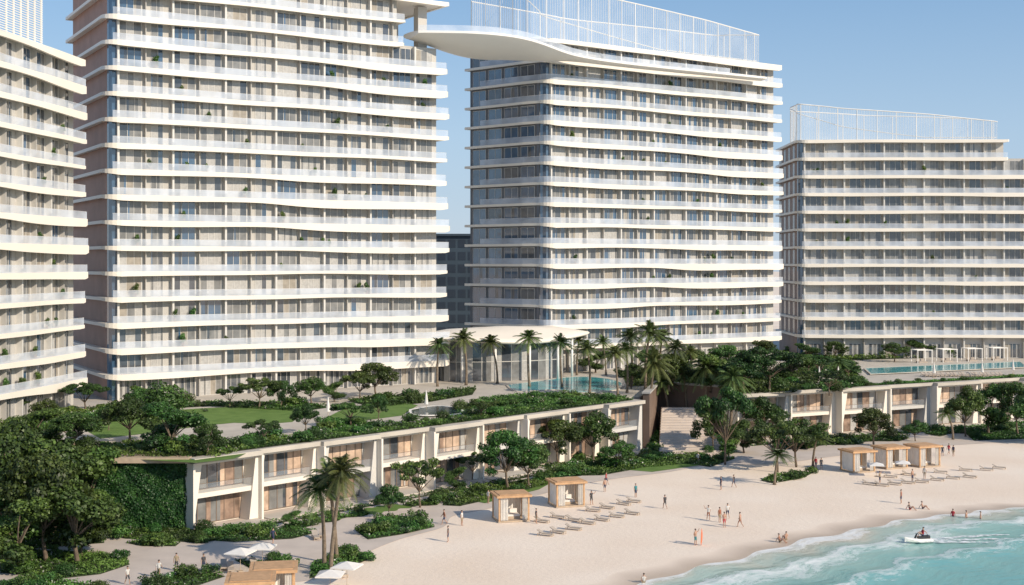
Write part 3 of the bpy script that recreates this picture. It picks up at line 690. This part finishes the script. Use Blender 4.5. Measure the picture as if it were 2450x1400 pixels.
cover('ground_cover',[(-64,141.2),(-37,141.2),(-33,147),(-36,153),(-46,150),(-64,152)],8.12,.8,42,3,.15,12)
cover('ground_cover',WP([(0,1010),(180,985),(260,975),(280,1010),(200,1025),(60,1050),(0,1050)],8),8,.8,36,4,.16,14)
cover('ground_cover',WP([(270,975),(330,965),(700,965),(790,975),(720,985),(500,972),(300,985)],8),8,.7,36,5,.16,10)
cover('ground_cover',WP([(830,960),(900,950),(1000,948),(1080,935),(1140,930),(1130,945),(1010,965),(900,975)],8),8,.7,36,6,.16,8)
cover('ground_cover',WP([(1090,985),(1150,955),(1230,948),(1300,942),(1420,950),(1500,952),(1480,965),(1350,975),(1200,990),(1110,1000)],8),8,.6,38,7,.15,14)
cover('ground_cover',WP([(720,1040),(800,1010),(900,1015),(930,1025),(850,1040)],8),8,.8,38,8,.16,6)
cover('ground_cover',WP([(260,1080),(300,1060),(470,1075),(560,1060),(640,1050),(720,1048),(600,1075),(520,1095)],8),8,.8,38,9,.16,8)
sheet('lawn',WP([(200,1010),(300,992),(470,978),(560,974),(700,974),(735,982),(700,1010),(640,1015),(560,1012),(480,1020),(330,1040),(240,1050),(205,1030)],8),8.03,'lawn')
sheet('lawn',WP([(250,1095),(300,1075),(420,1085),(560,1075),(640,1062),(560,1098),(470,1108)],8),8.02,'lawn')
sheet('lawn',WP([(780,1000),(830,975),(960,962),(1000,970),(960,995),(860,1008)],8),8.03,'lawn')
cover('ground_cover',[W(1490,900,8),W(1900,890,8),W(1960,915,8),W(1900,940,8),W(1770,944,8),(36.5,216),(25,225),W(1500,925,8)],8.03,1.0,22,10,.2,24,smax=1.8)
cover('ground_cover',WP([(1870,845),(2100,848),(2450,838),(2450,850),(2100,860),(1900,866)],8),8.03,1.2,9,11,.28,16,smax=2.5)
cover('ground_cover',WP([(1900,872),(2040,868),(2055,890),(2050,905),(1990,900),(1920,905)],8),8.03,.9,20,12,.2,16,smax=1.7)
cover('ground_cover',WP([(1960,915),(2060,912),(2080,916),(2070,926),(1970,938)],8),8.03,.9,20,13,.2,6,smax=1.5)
# ---------------------------------------------------------------- pools
def pool(px,name,z,lab,m_='pool',sm=4,cop='white'):
    root=mk(name,None,None,(0,0,0),0,label=lab,cat='swimming pool'); P=smooth_line([Vector(p) for p in px+[px[0]]],sm)[:-1] if sm else [Vector(p) for p in px]
    c=sum(P,Vector((0,0)))/len(P)
    b_=MB(); b_.poly([(p.x,p.y,z+.10) for p in P]); o=b_.obj('water',[m_],root)
    if o.data.polygons[0].normal.z<0:o.data.flip_normals()
    b_=MB(); n=len(P)
    for i in range(n):
        a=P[i];d_=P[(i+1)%n]; ao=a+(a-c).normalized()*.4; do=d_+(d_-c).normalized()*.4
        b_.poly([(a.x,a.y,z+.13),(d_.x,d_.y,z+.13),(do.x,do.y,z+.13),(ao.x,ao.y,z+.13)]); b_.poly([(ao.x,ao.y,z),(do.x,do.y,z),(do.x,do.y,z+.13),(ao.x,ao.y,z+.13)])
        b_.poly([(a.x,a.y,z+.13),(d_.x,d_.y,z+.13),(d_.x,d_.y,z+.05),(a.x,a.y,z+.05)])
    b_.obj('coping',[cop],root)
pool(WP([(1215,922),(1300,912),(1370,903),(1440,906),(1487,918),(1470,934),(1380,941),(1330,933),(1240,937)],8),'swimming_pool',8,'curved turquoise swimming pool on the garden terrace',cop='deck')
pool(WP([(2070,884),(2440,868),(2456,881),(2085,898)],8),'swimming_pool',8.15,'long turquoise infinity pool on the raised pool deck',sm=0,cop='deck')
pool(WP([(985,985),(1040,976),(1095,982),(1100,994),(1040,998),(990,996)],8),'ornamental_pond',8.2,'dark oval ornamental pond with pale rim','pond')
# ---------------------------------------------------------------- trees on podium
for a in [(205,985,72,120,'umb1'),(110,1015,60,80,'round1'),(25,1000,60,90,'umb2'),(325,968,48,60,'tall1'),(490,985,58,62,'flow1'),(550,975,52,66,'umb1'),(620,978,82,110,'umb2'),
          (672,976,66,80,'round2'),(745,968,66,95,'round1'),(800,962,50,60,'tall2'),(900,950,84,120,'round2'),(860,958,68,90,'umb1'),(840,1022,70,100,'umb2'),(732,1038,72,76,'round1'),
          (905,1005,60,56,'round2'),(310,1060,110,150,'round1'),(410,1088,132,160,'tall1'),(495,1092,78,90,'round2'),(628,1064,62,90,'umb1'),(1150,1000,48,90,'umb2'),(1000,1010,42,50,'flow1'),
          (180,1080,95,150,'round2'),(80,1075,100,160,'tall2'),(260,1030,60,70,'round1'),(380,1060,80,90,'tall2'),
          (1510,930,60,80,'round1'),(1610,935,90,100,'round2'),(1700,938,95,120,'tall1'),(1780,940,100,150,'round1'),(1840,938,118,150,'umb2'),(1890,915,80,110,'tall2'),(1640,920,85,100,'tall1'),
          (1960,905,56,90,'umb1'),(1740,905,80,110,'round2'),(1810,880,70,90,'tall2'),(1560,905,70,90,'tall1'),(1425,892,56,80,'tall2'),
          (2060,862,44,56,'flow1'),(2140,866,46,76,'round1'),(2195,856,54,80,'tall1'),(2250,854,50,70,'round2'),(2310,852,52,80,'tall2'),(2370,852,54,80,'round1'),(2430,852,62,90,'tall1'),(2000,860,44,70,'round2'),(1930,865,46,70,'tall2'),(1985,945,66,110,'umb2'),(2030,905,42,60,'round1'),(1935,895,48,66,'round2')]:
    tree(*a[:4],a[4],z=8)
X,Y=W(390,985,8); place(SHR['dome1'],'dome1',(X,Y,8),0,(3.3,3.3,3.1),label='large neatly clipped dome shaped shrub on the lawn')
X,Y=W(335,975,8); place(SHR['dome1'],'dome1',(X,Y,8),1,(2.2,2.2,2.2))
for a in [(1047,925,125,'p1'),(1115,922,140,'p2'),(1190,918,125,'p3'),(1267,926,145,'p1'),(1345,928,135,'p2'),(1410,944,140,'p3'),(1478,948,130,'p1'),(1545,935,175,'p2'),(1575,928,150,'p1'),(1450,898,100,'p2'),(1500,940,130,'p1'),(1510,925,150,'p3'),(1225,908,115,'p2'),(1310,905,110,'p3'),(1380,898,105,'p1'),(1600,935,130,'p3'),(1660,930,110,'p2'),(2000,930,80,'p2')]:
    palm(*a,z=8)
for a in [(1555,1060,240,'p2'),(1640,1045,200,'p2'),(1685,1050,215,'p3'),(1745,1062,200,'p1'),(1600,1030,150,'p3')]: palm(*a,z=0 if a[0]!=1600 else 1)
# ground trees
for a in [(30,1290,280,250,'round1'),(110,1345,265,250,'round2'),(185,1350,235,220,'tall1'),(215,1250,150,160,'tall1'),(60,1230,200,230,'tall2'),(150,1235,180,180,'round1'),(-30,1330,290,260,'round2'),(240,1290,120,110,'round2'),(40,1370,190,190,'tall2'),
          (130,1285,255,240,'tall2'),(205,1275,210,170,'tall1'),(20,1340,220,230,'tall1'),(195,1330,150,150,'tall2'),
          (1215,1172,145,165,'round2'),(1265,1165,110,120,'round1'),(1005,1215,130,140,'umb2'),(1020,1258,120,110,'flow1'),(930,1240,80,80,'round1'),(1375,1118,138,150,'flow1'),(1420,1105,120,130,'round1'),(1335,1112,110,130,'round2'),(1180,1180,90,90,'flow1'),(1090,1175,60,60,'tall2'),
          (1545,1085,115,100,'flow1'),(1480,1120,66,90,'round1'),(1735,1112,190,150,'umb1'),(1705,1085,120,100,'round2'),(1860,1130,140,170,'umb2'),(1905,1118,120,160,'umb1'),(1830,1060,110,120,'round1'),
          (1990,1050,90,90,'flow1'),(2090,1066,90,110,'round2'),(2190,1056,50,70,'round1'),(2310,1045,120,100,'round1'),(2365,1040,125,110,'tall1'),(2435,1042,130,120,'round2'),(2290,1028,60,60,'flow1'),(2480,1060,120,120,'tall2'),(1430,1060,80,80,'tall1'),(1780,1085,80,90,'tall1'),
          (700,1262,40,50,'tall1'),(1130,1150,70,80,'umb1'),(1930,1075,60,70,'tall2')]:
    tree(*a)
for a in [(790,1372,305,'p3'),(806,1352,262,'p2'),(775,1362,240,'p1'),(1853,1160,92,'p1'),(1945,1118,90,'p2'),(2280,1052,80,'p3')]: palm(*a,ws=1.12 if a[2]>200 else None)
# hedges along the villa terraces and winding beds in front of them
hl='clipped low hedge bordering the villa terraces'
cover('hedge',along(A1,U1,V1,1,40,-4.0,-3.3,.1),.03,.7,80,61,.11,0,label=hl)
cover('hedge',along(A1,U1,V1,43,82,-4.0,-3.2,.1),.03,.7,70,62,.12,0,label=hl)
cover('hedge',along(A2,U2,V2,0,88,-4.4,-3.3,.2),.03,.8,50,63,.16,0,label=hl)
cover('ground_cover',along(A1,U1,V1,8,20,-7.6,-5.6,.4,.5),.03,.5,55,64,.12,5,smax=1.0)
cover('ground_cover',along(A1,U1,V1,26,40,-8.6,-5.8,.5,.8),.03,.5,50,65,.13,7,smax=1.1)
cover('ground_cover',along(A1,U1,V1,50,62,-8,-5.6,.5,.7),.03,.6,45,66,.14,6,smax=1.1)
cover('ground_cover',along(A1,U1,V1,66,80,-9,-5.2,.6,.8),.03,.7,40,67,.15,9)
sheet('lawn',along(A1,U1,V1,41,50,-8.5,-4.6,.3,.5),.05,'lawn')
sheet('lawn',along(A1,U1,V1,19,26,-8.0,-4.6,.3,.4),.05,'lawn')
cover('ground_cover',along(A2,U2,V2,2,30,-10,-5.6,.7,1.0),.03,.8,34,68,.17,12)
cover('ground_cover',along(A2,U2,V2,36,60,-9,-5.6,.5,.9),.03,.8,34,69,.17,9)
cover('ground_cover',[(21.5,196),(22.8,196),(25.4,214),(25.8,219),(24,216),(22,205)],.03,1.6,60,70,.16,8,smax=1.6)
cover('ground_cover',[(33.8,196),(36.5,205),(36,211.5),(31.5,215),(32,208)],.03,1.6,50,71,.16,8,smax=1.6)
# ground beds
G=[[(230,1275),(260,1262),(560,1268),(600,1282),(480,1300),(300,1290)],
   [(440,1275),(600,1255),(640,1268),(700,1262),(760,1275),(700,1290),(560,1298),(470,1292)],
   [(850,1270),(900,1245),(960,1235),(1010,1240),(1040,1262),(960,1280),(880,1292)],
   [(1060,1190),(1150,1165),(1260,1150),(1330,1135),(1330,1155),(1200,1190),(1100,1212),(1060,1210)],
   [(1290,1120),(1400,1095),(1500,1100),(1600,1085),(1700,1082),(1660,1110),(1540,1120),(1440,1138),(1330,1140)],
   [(1820,1150),(1870,1135),(1950,1130),(1920,1145),(1850,1157)],
   [(2300,1030),(2450,1022),(2480,1050),(2330,1055)],
   [(1640,1110),(1720,1092),(1760,1098),(1700,1118)],
   [(0,1330),(60,1318),(200,1320),(300,1330),(310,1352),(240,1375),(150,1385),(0,1372)],
   [(0,1392),(80,1385),(190,1395),(260,1405),(280,1440),(0,1460)],
   [(340,1396),(430,1375),(500,1368),(540,1380),(480,1400),(400,1430),(340,1430)],
   [(745,1350),(800,1330),(870,1325),(880,1340),(800,1375),(740,1385)],
   [(560,1340),(620,1345),(700,1350),(690,1368),(600,1362)],
   [(0,1290),(120,1275),(230,1268),(250,1300),(100,1312),(0,1315)],
   [(300,1300),(360,1290),(430,1300),(420,1308),(340,1308)]]
for i,p in enumerate(G):
    near=min(q[1] for q in p)>1220
    cover('ground_cover',WP(p),.03,.5,60 if near else 45,30+i,.11 if near else .14,8 if i not in (5,7,12,14) else 3,smax=1.1)
sheet('lawn',WP([(1110,1195),(1260,1160),(1330,1150),(1290,1172),(1160,1205)]),.055,'lawn')
sheet('lawn',WP([(1500,1125),(1600,1108),(1700,1095),(1690,1112),(1560,1130)]),.055,'lawn')
# ivy on green wall
rng=np.random.default_rng(5); n=26000
x=rng.uniform(-62,-36.5,n); z=rng.uniform(0,7.5,n); yy=141.15-.35*rng.random(n)*(.5+.5*np.sin(x*2+z*1.7))-.05
T=(.08+.38*rng.random(n)*(.6+.4*np.sin(x*1.3)*np.sin(z*1.9))).clip(0,1)
mk('climbing_foliage',leaves_to_mesh('ivy',np.stack([x,yy,z],1),rng.normal(size=(n,3))*.5+np.array([0,-.8,.3]),.13*rng.uniform(.6,1.4,n),T,['leafs']),gw)
# plants on the balconies
def pot():
    r=mk('potted_plant',None,None,label='leafy plant in a clay pot on an apartment balcony',cat='potted plant',group='potted plants on balconies')
    m=MB(); m.tube([(0,0,0),(0,0,.5)],[.2,.28],8); m.obj('pot',['terracotta'],r)
    q=random.Random(3); cl=[((q.uniform(-.25,.25),q.uniform(-.25,.25),q.uniform(.7,1.6)),q.uniform(.25,.45)) for _ in range(7)]
    P_,N_,S_,T_=clump_leaves(cl,500,.10,5,1.0); mk('foliage',leaves_to_mesh('foliage',P_,N_,S_,T_,['leafs']),r); return r
rp=random.Random(21)
for (A_,an_,L_,nf_,z0_,cnt) in (((-63.7,200),a1,56,13,12.2,34),((-72,150),a0,42,11,12.2,14),((7.1,251),a2,60,14,13.4,26),((67,291),a3,48,10,13.4,12)):
    for i in range(cnt):
        u_=rp.uniform(2,L_) if nf_!=11 else rp.uniform(20,42); v_=-.3; k=rp.randrange(nf_)
        s_=rp.uniform(.75,1.25); place(pot,'pot',(A_[0]+u_*math.cos(an_)-v_*math.sin(an_),A_[1]+u_*math.sin(an_)+v_*math.cos(an_),z0_+4.1*k+.065),rp.uniform(0,6),(s_*.85,s_*.85,s_))
# ---------------------------------------------------------------- furniture
def cabana():
    r=mk('beach_cabana',None,None,label='square wooden beach cabana with white curtains',cat='cabana',group='beach cabanas')
    m=MB(); m.box(-1.9,1.9,-1.7,1.7,0,.15); m.obj('deck',['woodp'],r)
    m=MB(); m.box(-2.1,2.1,-1.9,1.9,2.85,3.1); m.box(-1.7,1.7,-1.5,1.5,3.101,3.16); m.obj('roof',['wood'],r)
    for x in (-1.75,1.75):
        for y in (-1.55,1.55): m=MB(); m.box(x-.09,x+.09,y-.09,y+.09,.15,2.85); m.obj('post',['wood'],r)
    def curtain(x0,x1,y0,y1):
        m=MB(); n=24
        for i in range(n):
            def p(k): t=k/n; a=.06*math.sin(k*1.9); return (x0+(x1-x0)*t+(a if x0==x1 else 0),y0+(y1-y0)*t+(a if y0==y1 else 0))
            a,b_=p(i),p(i+1); m.poly([(a[0],a[1],.2),(b_[0],b_[1],.2),(b_[0],b_[1],2.84),(a[0],a[1],2.84)])
        m.obj('curtain',['cloth'],r)
    curtain(-1.6,1.6,1.5,1.5); curtain(-1.72,-1.72,-1.4,1.4); curtain(-1.6,-.7,-1.55,-1.55); curtain(1.0,1.6,-1.55,-1.55); curtain(1.72,1.72,.2,1.4)
    m=MB(); m.box(-1.0,1.0,-.6,1.0,.15,.45,1); m.box(-.95,.95,-.55,.74,.451,.65,0); m.box(-.95,.95,.75,1.0,.451,1.1,0); m.obj('daybed',['cloth','woodp'],r); return r
def umbrella():
    r=mk('beach_umbrella',None,None,label='white square beach umbrella on a slim pole',cat='umbrella',group='white beach umbrellas')
    m=MB(); m.tube([(0,0,0),(0,0,2.75)],[.03,.025],8); m.box(-.3,.3,-.3,.3,0,.08); m.obj('pole',['woodp'],r)
    m=MB(); n=4
    for k in range(n):
        a,c=2*math.pi*k/n,2*math.pi*(k+1)/n; R=1.95; p=(R*math.cos(a),R*math.sin(a),2.25); q=(R*math.cos(c),R*math.sin(c),2.25)
        m.poly([(0,0,2.75),p,q]); m.poly([p,(p[0],p[1],2.13),(q[0],q[1],2.13),q])
    m.obj('canopy',['cloth'],r); return r
def lounger():
    r=mk('sun_lounger',None,None,label='low wooden sun lounger with raised back on the sand',cat='sun lounger',group='sun loungers on the beach')
    m=MB(); m.box(-.33,.33,-1,.3,.26,.31); 
    for x in (-.3,.26):
        for y in (-.95,.85): m.box(x,x+.05,y,y+.06,0,.259)
        m.box(x,x+.05,.301,.95,.24,.3)
    m.obj('frame',['woodp'],r)
    m=MB(); m.box(-.3,.3,-.98,.3,.315,.38); b0=len(m.v)
    m.v+=[(-.3,.3,.32),(.3,.3,.32),(.3,1.0,.72),(-.3,1.0,.72),(-.3,.26,.39),(.3,.26,.39),(.3,.95,.79),(-.3,.95,.79)]
    for q in ((0,3,2,1),(4,5,6,7),(0,1,5,4),(1,2,6,5),(2,3,7,6),(3,0,4,7)): m.f.append(tuple(b0+i for i in q)); m.m.append(0)
    m.obj('cushion',['cush'],r); return r
def pergola():
    r=mk('pool_pergola',None,None,label='white open framed pergola beside the infinity pool',cat='pergola',group='pool deck pergolas')
    for x in (-1.7,1.7):
        for y in (-1.4,1.4): m=MB(); m.box(x-.07,x+.07,y-.07,y+.07,0,2.8); m.obj('post',['white'],r)
    m=MB()
    for s in (-1.4,1.4): m.box(-1.85,1.85,s-.07,s+.07,2.8,2.95)
    for s in (-1.7,1.7): m.box(s-.07,s+.07,-1.32,1.32,2.8,2.93)
    for i in range(6): m.box(-1.62,1.62,-1.1+i*.42,-1.05+i*.42,2.84,2.9)
    m.obj('roof_frame',['white'],r)
    m=MB(); m.box(-1.0,1.0,-.8,.7,0,.35); m.box(-1.0,1.0,.5,.7,.351,.8); m.obj('daybed',['cush'],r); return r
for px,py,rt in ((1222,1243,.25),(1355,1208,.3),(2052,1127,.35),(2130,1118,.35),(2208,1114,.35),(655,1438,.15),(600,1468,.15)):
    X,Y=W(px,py); place(cabana,'cabana',(X,Y,.03),rt)
for px,py,s_ in ((575,1368,.85),(628,1355,.85),(830,1404,.85),(790,1425,.85),(2097,1140,.72),(2160,1135,.72)):
    X,Y=W(px,py); place(umbrella,'umbrella',(X,Y,.03),.5+random.uniform(0,.3),(s_,s_,s_))
for px,py in ((1335,1240),(1372,1247),(1405,1254),(1440,1246),(1475,1238),(1512,1231),(1305,1282),(1335,1276),(1372,1268),(1418,1224),(1452,1217),(1492,1208),(1296,1250),(1516,1202),
              (2080,1160),(2110,1163),(2140,1160),(2172,1157),(2205,1155),(2242,1150),(2280,1146),(2320,1143),(2130,1143),(2175,1138),(2250,1132),(2310,1127),(2360,1126),(2390,1122)):
    X,Y=W(px,py); place(lounger,'lounger',(X,Y,.0),math.radians(62)+random.uniform(-.15,.15),(.95,.95,.85))
for px,py in ((535,1362),(552,1368),(610,1358),(660,1345),(815,1380),(770,1285),(755,1290)):
    X,Y=W(px,py); place(lounger,'lounger',(X,Y,.03),math.radians(20)+random.uniform(-.3,.3))
for px,py in ((2205,870),(2265,868),(2325,866),(2385,864)):
    X,Y=W(px,py-2,8); place(pergola,'pergola',(X,Y,8),.2)
for i in range(20):
    X,Y=W(2210+i*10+random.uniform(-2,2),901,8); place(lounger,'lounger',(X,Y,8.02),.2)
def closed_umb():
    r=mk('closed_umbrella',None,None,label='closed white umbrella on the pool deck',cat='umbrella',group='closed pool umbrellas')
    m=MB(); m.tube([(0,0,0),(0,0,2.9)],[.04,.03],6); m.box(-.3,.3,-.3,.3,0,.08); m.obj('pole',['woodp'],r)
    m=MB(); m.tube([(0,0,.9),(0,0,1.3),(0,0,2.2),(0,0,3)],[.3,.26,.16,.03],8); m.obj('canopy',['cloth'],r); return r
for px,py in ((2350,902),(2424,896),(2235,904),(1960,915),(2005,908),(785,1000),(1020,982)):
    X,Y=W(px,py,8); place(closed_umb,'cumb',(X,Y,8.02))
def surfboard():
    m=MB(); ps=[(0,0,z) for z in (0,.2,.5,1.,1.5,1.9,2.1)]; m.tube(ps,[.05,.16,.24,.28,.25,.14,.02],10)
    m.v=[(x,y*.16+(z-1)**2*.04,z*.85) for x,y,z in m.v]
    return m.obj('surfboard',['orange'],None,smooth=True,label='orange surfboard held upright on the sand',cat='surfboard')
sb=surfboard(); X,Y=W(1678,1305); sb.location=(X,Y,0); sb.rotation_euler=(0,.15,1.1)
def jetski(loc,rot):
    r=mk('jet_ski',None,None,loc,rot,label='white jet ski with a rider on the shallow sea',cat='jet ski')
    m=MB(); sec=[(-1.5,.34,.28),(-1.0,.42,.34),(0,.44,.36),(.9,.34,.46),(1.5,.16,.58),(1.8,.02,.66)]; rg=[]
    for x,wd,zt in sec:
        b0=len(m.v); rg.append(b0); m.v+=[(x,0,-.15+max(0,x)*.18),(x,wd*.8,.02+max(0,x)*.15),(x,wd,.22+max(0,x)*.15),(x,wd*.8,zt),(x,wd*.3,zt+.05),(x,-wd*.3,zt+.05),(x,-wd*.8,zt),(x,-wd,.22+max(0,x)*.15),(x,-wd*.8,.02+max(0,x)*.15)]
    for a,c in zip(rg,rg[1:]):
        for k in range(9): l=(k+1)%9; m.f.append((a+k,a+l,c+l,c+k)); m.m.append(0)
    m.f.append(tuple(rg[0]+8-k for k in range(9))); m.m.append(0); m.obj('hull',['white'],r)
    m=MB(); m.box(-1.2,.2,-.18,.18,.38,.66); m.box(-1.15,-.5,-.15,.15,.661,.72); m.obj('seat',['black'],r)
    m=MB(); m.tube([(.55,0,.45),(.35,0,.92)],[.12,.07],8); m.tube([(.33,-.35,.95),(.33,.35,.95)],[.025,.025],6); m.obj('handlebar',['black'],r); return r
JX,JY=W(2200,1300); JR=math.radians(195); jetski((JX,JY,.10),JR)
# foam wake: widening ribbons behind the craft
m=MB(); dv=Vector((math.cos(JR),math.sin(JR))); nv=Vector((-dv.y,dv.x)); ct=Vector((JX,JY))
for sg in (-1,0,1):
    for i in range(20):
        def wp(j,wside):
            s=-1.6+j*.6; bend=.010*(s+1.6)**2
            c=ct-dv*(s+1.2)+nv*(sg*(.3+.16*(s+1.6))+bend+.12*math.sin(j*1.7+sg)); h_=(.30+.05*j)*(1.0 if sg else .8)*(1-j/24)
            c=c+nv*h_*wside; return (c.x,c.y,.16+.10*math.exp(-j*.2)+.004*sg)
        m.poly([wp(i,-1),wp(i,1),wp(i+1,1),wp(i+1,-1)])
o=m.obj('sea_foam',['foam'],None,kind='structure')
if o.data.polygons[0].normal.z<0: o.data.flip_normals()
# ---------------------------------------------------------------- people
def body(pose):
    if pose=='stand': base=0.95; tilt=0; legs={1:((.10,-.02,.5),(.11,.03,.09),(.12,-.14,.035)),-1:((.10,-.01,.5),(.10,.03,.09),(.11,-.14,.035))}; arms={1:((.24,.03,1.14),(.26,-.04,.89)),-1:((.24,.03,1.14),(.26,-.04,.89))}
    elif pose=='walk': base=.93; tilt=-.03; legs={1:((.10,-.20,.52),(.10,-.27,.10),(.11,-.44,.06)),-1:((.10,.08,.50),(.10,.36,.16),(.11,.27,.035))}; arms={1:((.23,.14,1.14),(.25,.18,.90)),-1:((.23,-.08,1.13),(.25,-.26,.95))}
    elif pose=='wave': base=.95; tilt=0; legs={1:((.13,-.02,.5),(.18,.03,.09),(.2,-.14,.035)),-1:((.12,-.01,.5),(.14,.03,.09),(.15,-.14,.035))}; arms={1:((.40,-.02,1.38),(.50,-.08,1.62)),-1:((.26,.05,1.15),(.18,-.10,.98))}
    else: base=.14; tilt=.12; legs={1:((.14,-.36,.46),(.13,-.62,.08),(.14,-.78,.04)),-1:((.16,-.38,.40),(.14,-.68,.08),(.15,-.84,.04))}; arms={1:((.24,.22,.40),(.22,.36,.12)),-1:((.22,-.12,.38),(.17,-.30,.46))}
    v=[];e=[];rd=[]
    def a(p,r_,par=None):
        v.append(p); rd.append(r_); 
        if par is not None: e.append((par,len(v)-1))
        return len(v)-1
    pel=a((0,0,base),.135); sp=a((0,tilt*.4,base+.2),.118,pel); ch=a((0,tilt*.8,base+.4),.14,sp); nk=a((0,tilt,base+.55),.055,ch)
    hd=a((0,tilt-.01,base+.64),.085,nk); ht=a((0,tilt-.005,base+.75),.082,hd); nose=a((0,tilt-.115,base+.66),.014,hd)
    for s in (1,-1):
        sh_=a((s*.175,tilt*.8,base+.47),.062,ch); (el,wr)=arms[s]
        q=a((s*el[0],el[1]+tilt,el[2]),.043,sh_); w_=a((s*wr[0],wr[1]+tilt,wr[2]),.028,q)
        dv=(Vector(v[w_])-Vector(v[q])).normalized(); pm=Vector(v[w_])+dv*.07; pi=a(tuple(pm),.03,w_)
        sd=dv.cross(Vector((s,0,0))).normalized()
        for k in range(4):
            o=sd*((k-1.5)*.02); kn=a(tuple(pm+dv*.045+o),.010,pi); a(tuple(pm+dv*(.08-.006*abs(k-1.5))+o+Vector((-s*.015,0,0))),.008,kn)
        a(tuple(Vector(v[w_])+dv*.04+sd*.06),.011,w_)
        hp=a((s*.09,0,base-.05),.092,pel); kn,an_,to=legs[s]; kn=a((s*kn[0],kn[1],kn[2]),.058,hp); an_=a((s*an_[0],an_[1],an_[2]),.04,kn); a((s*to[0],to[1],to[2]),.032,an_)
    me=bpy.data.meshes.new('body'); me.from_pydata(v,e,[]); o=bpy.data.objects.new('tmp',me); COL.objects.link(o)
    sm=o.modifiers.new('s','SKIN'); sm.use_smooth_shade=True
    for i,r_ in enumerate(rd): me.skin_vertices[0].data[i].radius=(r_,r_); me.skin_vertices[0].data[i].use_root=(i==0)
    ss=o.modifiers.new('u','SUBSURF'); ss.levels=1
    dg=bpy.context.evaluated_depsgraph_get(); out=bpy.data.meshes.new_from_object(o.evaluated_get(dg)); bpy.data.objects.remove(o); 
    return out,base,tilt
BOD={p:body(p) for p in ('stand','walk','wave','sit')}
def cm(n,c): M[n]=mat('fabric_'+n,c,.8,4,.1); return n
CL=[cm('navy',(.04,.05,.10)),cm('offwhite',(.6,.58,.54)),cm('charcoal',(.06,.06,.065)),cm('rust',(.30,.12,.07)),cm('teal',(.05,.22,.24)),cm('khaki',(.33,.26,.17)),cm('crimson',(.45,.04,.05))]
pcache={}
def person(px,py,pose,top,bot,z=0.,rot=None,lab=None,dz=0,loc=None):
    key=(pose,top,bot)
    if key not in pcache:
        src,base,tilt=BOD[pose]; me=src.copy(); me.materials.clear()
        for x in ('skin',top or 'skin',bot): me.materials.append(M[x])
        for f in me.polygons:
            c=f.center
            if pose=='sit': i=2 if (c.z<.24 and c.y>-.25) else (1 if (.2<c.z<.62 and abs(c.x)<.2 and c.y>-.12) else 0)
            else: i=2 if .55<c.z<base+.02 and abs(c.x)<.215 else (1 if base<=c.z<base+.53 and abs(c.x)<.23 else 0)
            f.material_index=i; f.use_smooth=True
        pcache[key]=me
    src,base,tilt=BOD[pose]
    if loc is None: X,Y=W(px,py,z); loc=(X,Y,z+dz)
    desc={'stand':'standing person','walk':'walking person','wave':'person raising one arm','sit':'person sitting with bent knees'}[pose]
    names={None:'bare chest','navy':'navy top','offwhite':'white top','charcoal':'dark top','rust':'rust top','teal':'teal top','khaki':'khaki top','crimson':'red top'}
    o=mk('person',pcache[key],None,loc,rot if rot is not None else random.uniform(0,6.28),label=lab or f'{desc} in {names[top]} and {bot} bottoms',cat='person',group='people on the beach and promenade')
    if 'hm'not in first:
        h_=MB(); n=10
        for i in range(5):
            for k in range(n):
                th=math.radians(-5+22*i if i<4 else 85); a=2*math.pi*k/n; h_.v.append((.098*math.cos(th)*math.cos(a),.108*math.cos(th)*math.sin(a)+.018,.10*math.sin(th)))
        for i in range(4):
            for k in range(n): l=(k+1)%n; h_.f.append((i*n+k,i*n+l,(i+1)*n+l,(i+1)*n+k)); h_.m.append(0)
        h_.f.append(tuple(4*n+k for k in range(n))); h_.m.append(0); first['hm']=h_.mesh('hair',['hair'],True)
    mk('hair',first['hm'],o,(0,tilt-.005,base+.735))
    return o
PP=[(1072,1297,'stand','charcoal','navy'),(1105,1258,'stand','offwhite','khaki'),(1063,1255,'walk','rust','navy'),(1283,1253,'stand','charcoal','khaki'),(1415,1208,'wave','charcoal','charcoal'),(1591,1218,'walk','charcoal','charcoal'),
 (1521,1190,'stand','teal','navy'),(1447,1177,'stand',None,'navy'),(1725,1172,'stand','navy','navy'),(1756,1167,'walk','charcoal','navy'),(1695,1245,'wave','offwhite','rust'),(1733,1262,'stand',None,'crimson'),(1741,1240,'walk','offwhite','navy'),(1722,1250,'stand','rust','khaki'),(1771,1262,'walk',None,'rust'),
 (1664,1305,'wave',None,'teal'),(1605,1066,'stand','charcoal','navy'),(1618,1064,'stand','offwhite','navy'),(1670,1110,'walk','offwhite','khaki'),(2156,1205,'stand','rust','navy'),(2177,1220,'sit','charcoal','crimson'),(2208,1218,'sit',None,'navy'),(2255,1092,'stand','charcoal','navy'),(2270,1088,'walk','crimson','navy'),(2281,1092,'stand','navy','khaki'),
 (1952,1122,'stand','crimson','navy'),(1965,1124,'walk','charcoal','navy'),(2105,1158,'wave','khaki','navy'),(2183,1153,'stand',None,'navy'),(2212,1146,'stand','offwhite','khaki'),(305,1400,'walk','offwhite','charcoal'),(380,1384,'walk','offwhite','khaki'),(422,1367,'stand','khaki','charcoal'),(487,1369,'stand','charcoal','navy'),
 (653,1302,'walk','navy','navy'),(1866,1298,'sit','rust','khaki'),(1880,1292,'sit',None,'khaki'),(1540,1395,'sit','offwhite','khaki'),(1168,1205,'stand','offwhite','khaki'),(1450,1160,'walk','crimson','navy')]
for p in PP: person(*p,dz=.03 if (p[1]>1360 and p[0]<800) else 0)
for px,py,t in ((2280,1236,'crimson'),(2346,1242,None),(2312,1240,None)): person(px,py,'stand',t,'navy',dz=-.85,lab='person wading waist deep in the sea')
person(0,0,'sit','crimson','navy',loc=(JX-.35*math.cos(JR),JY-.35*math.sin(JR),.76),rot=JR+math.pi/2,lab='person riding the jet ski in a red vest')
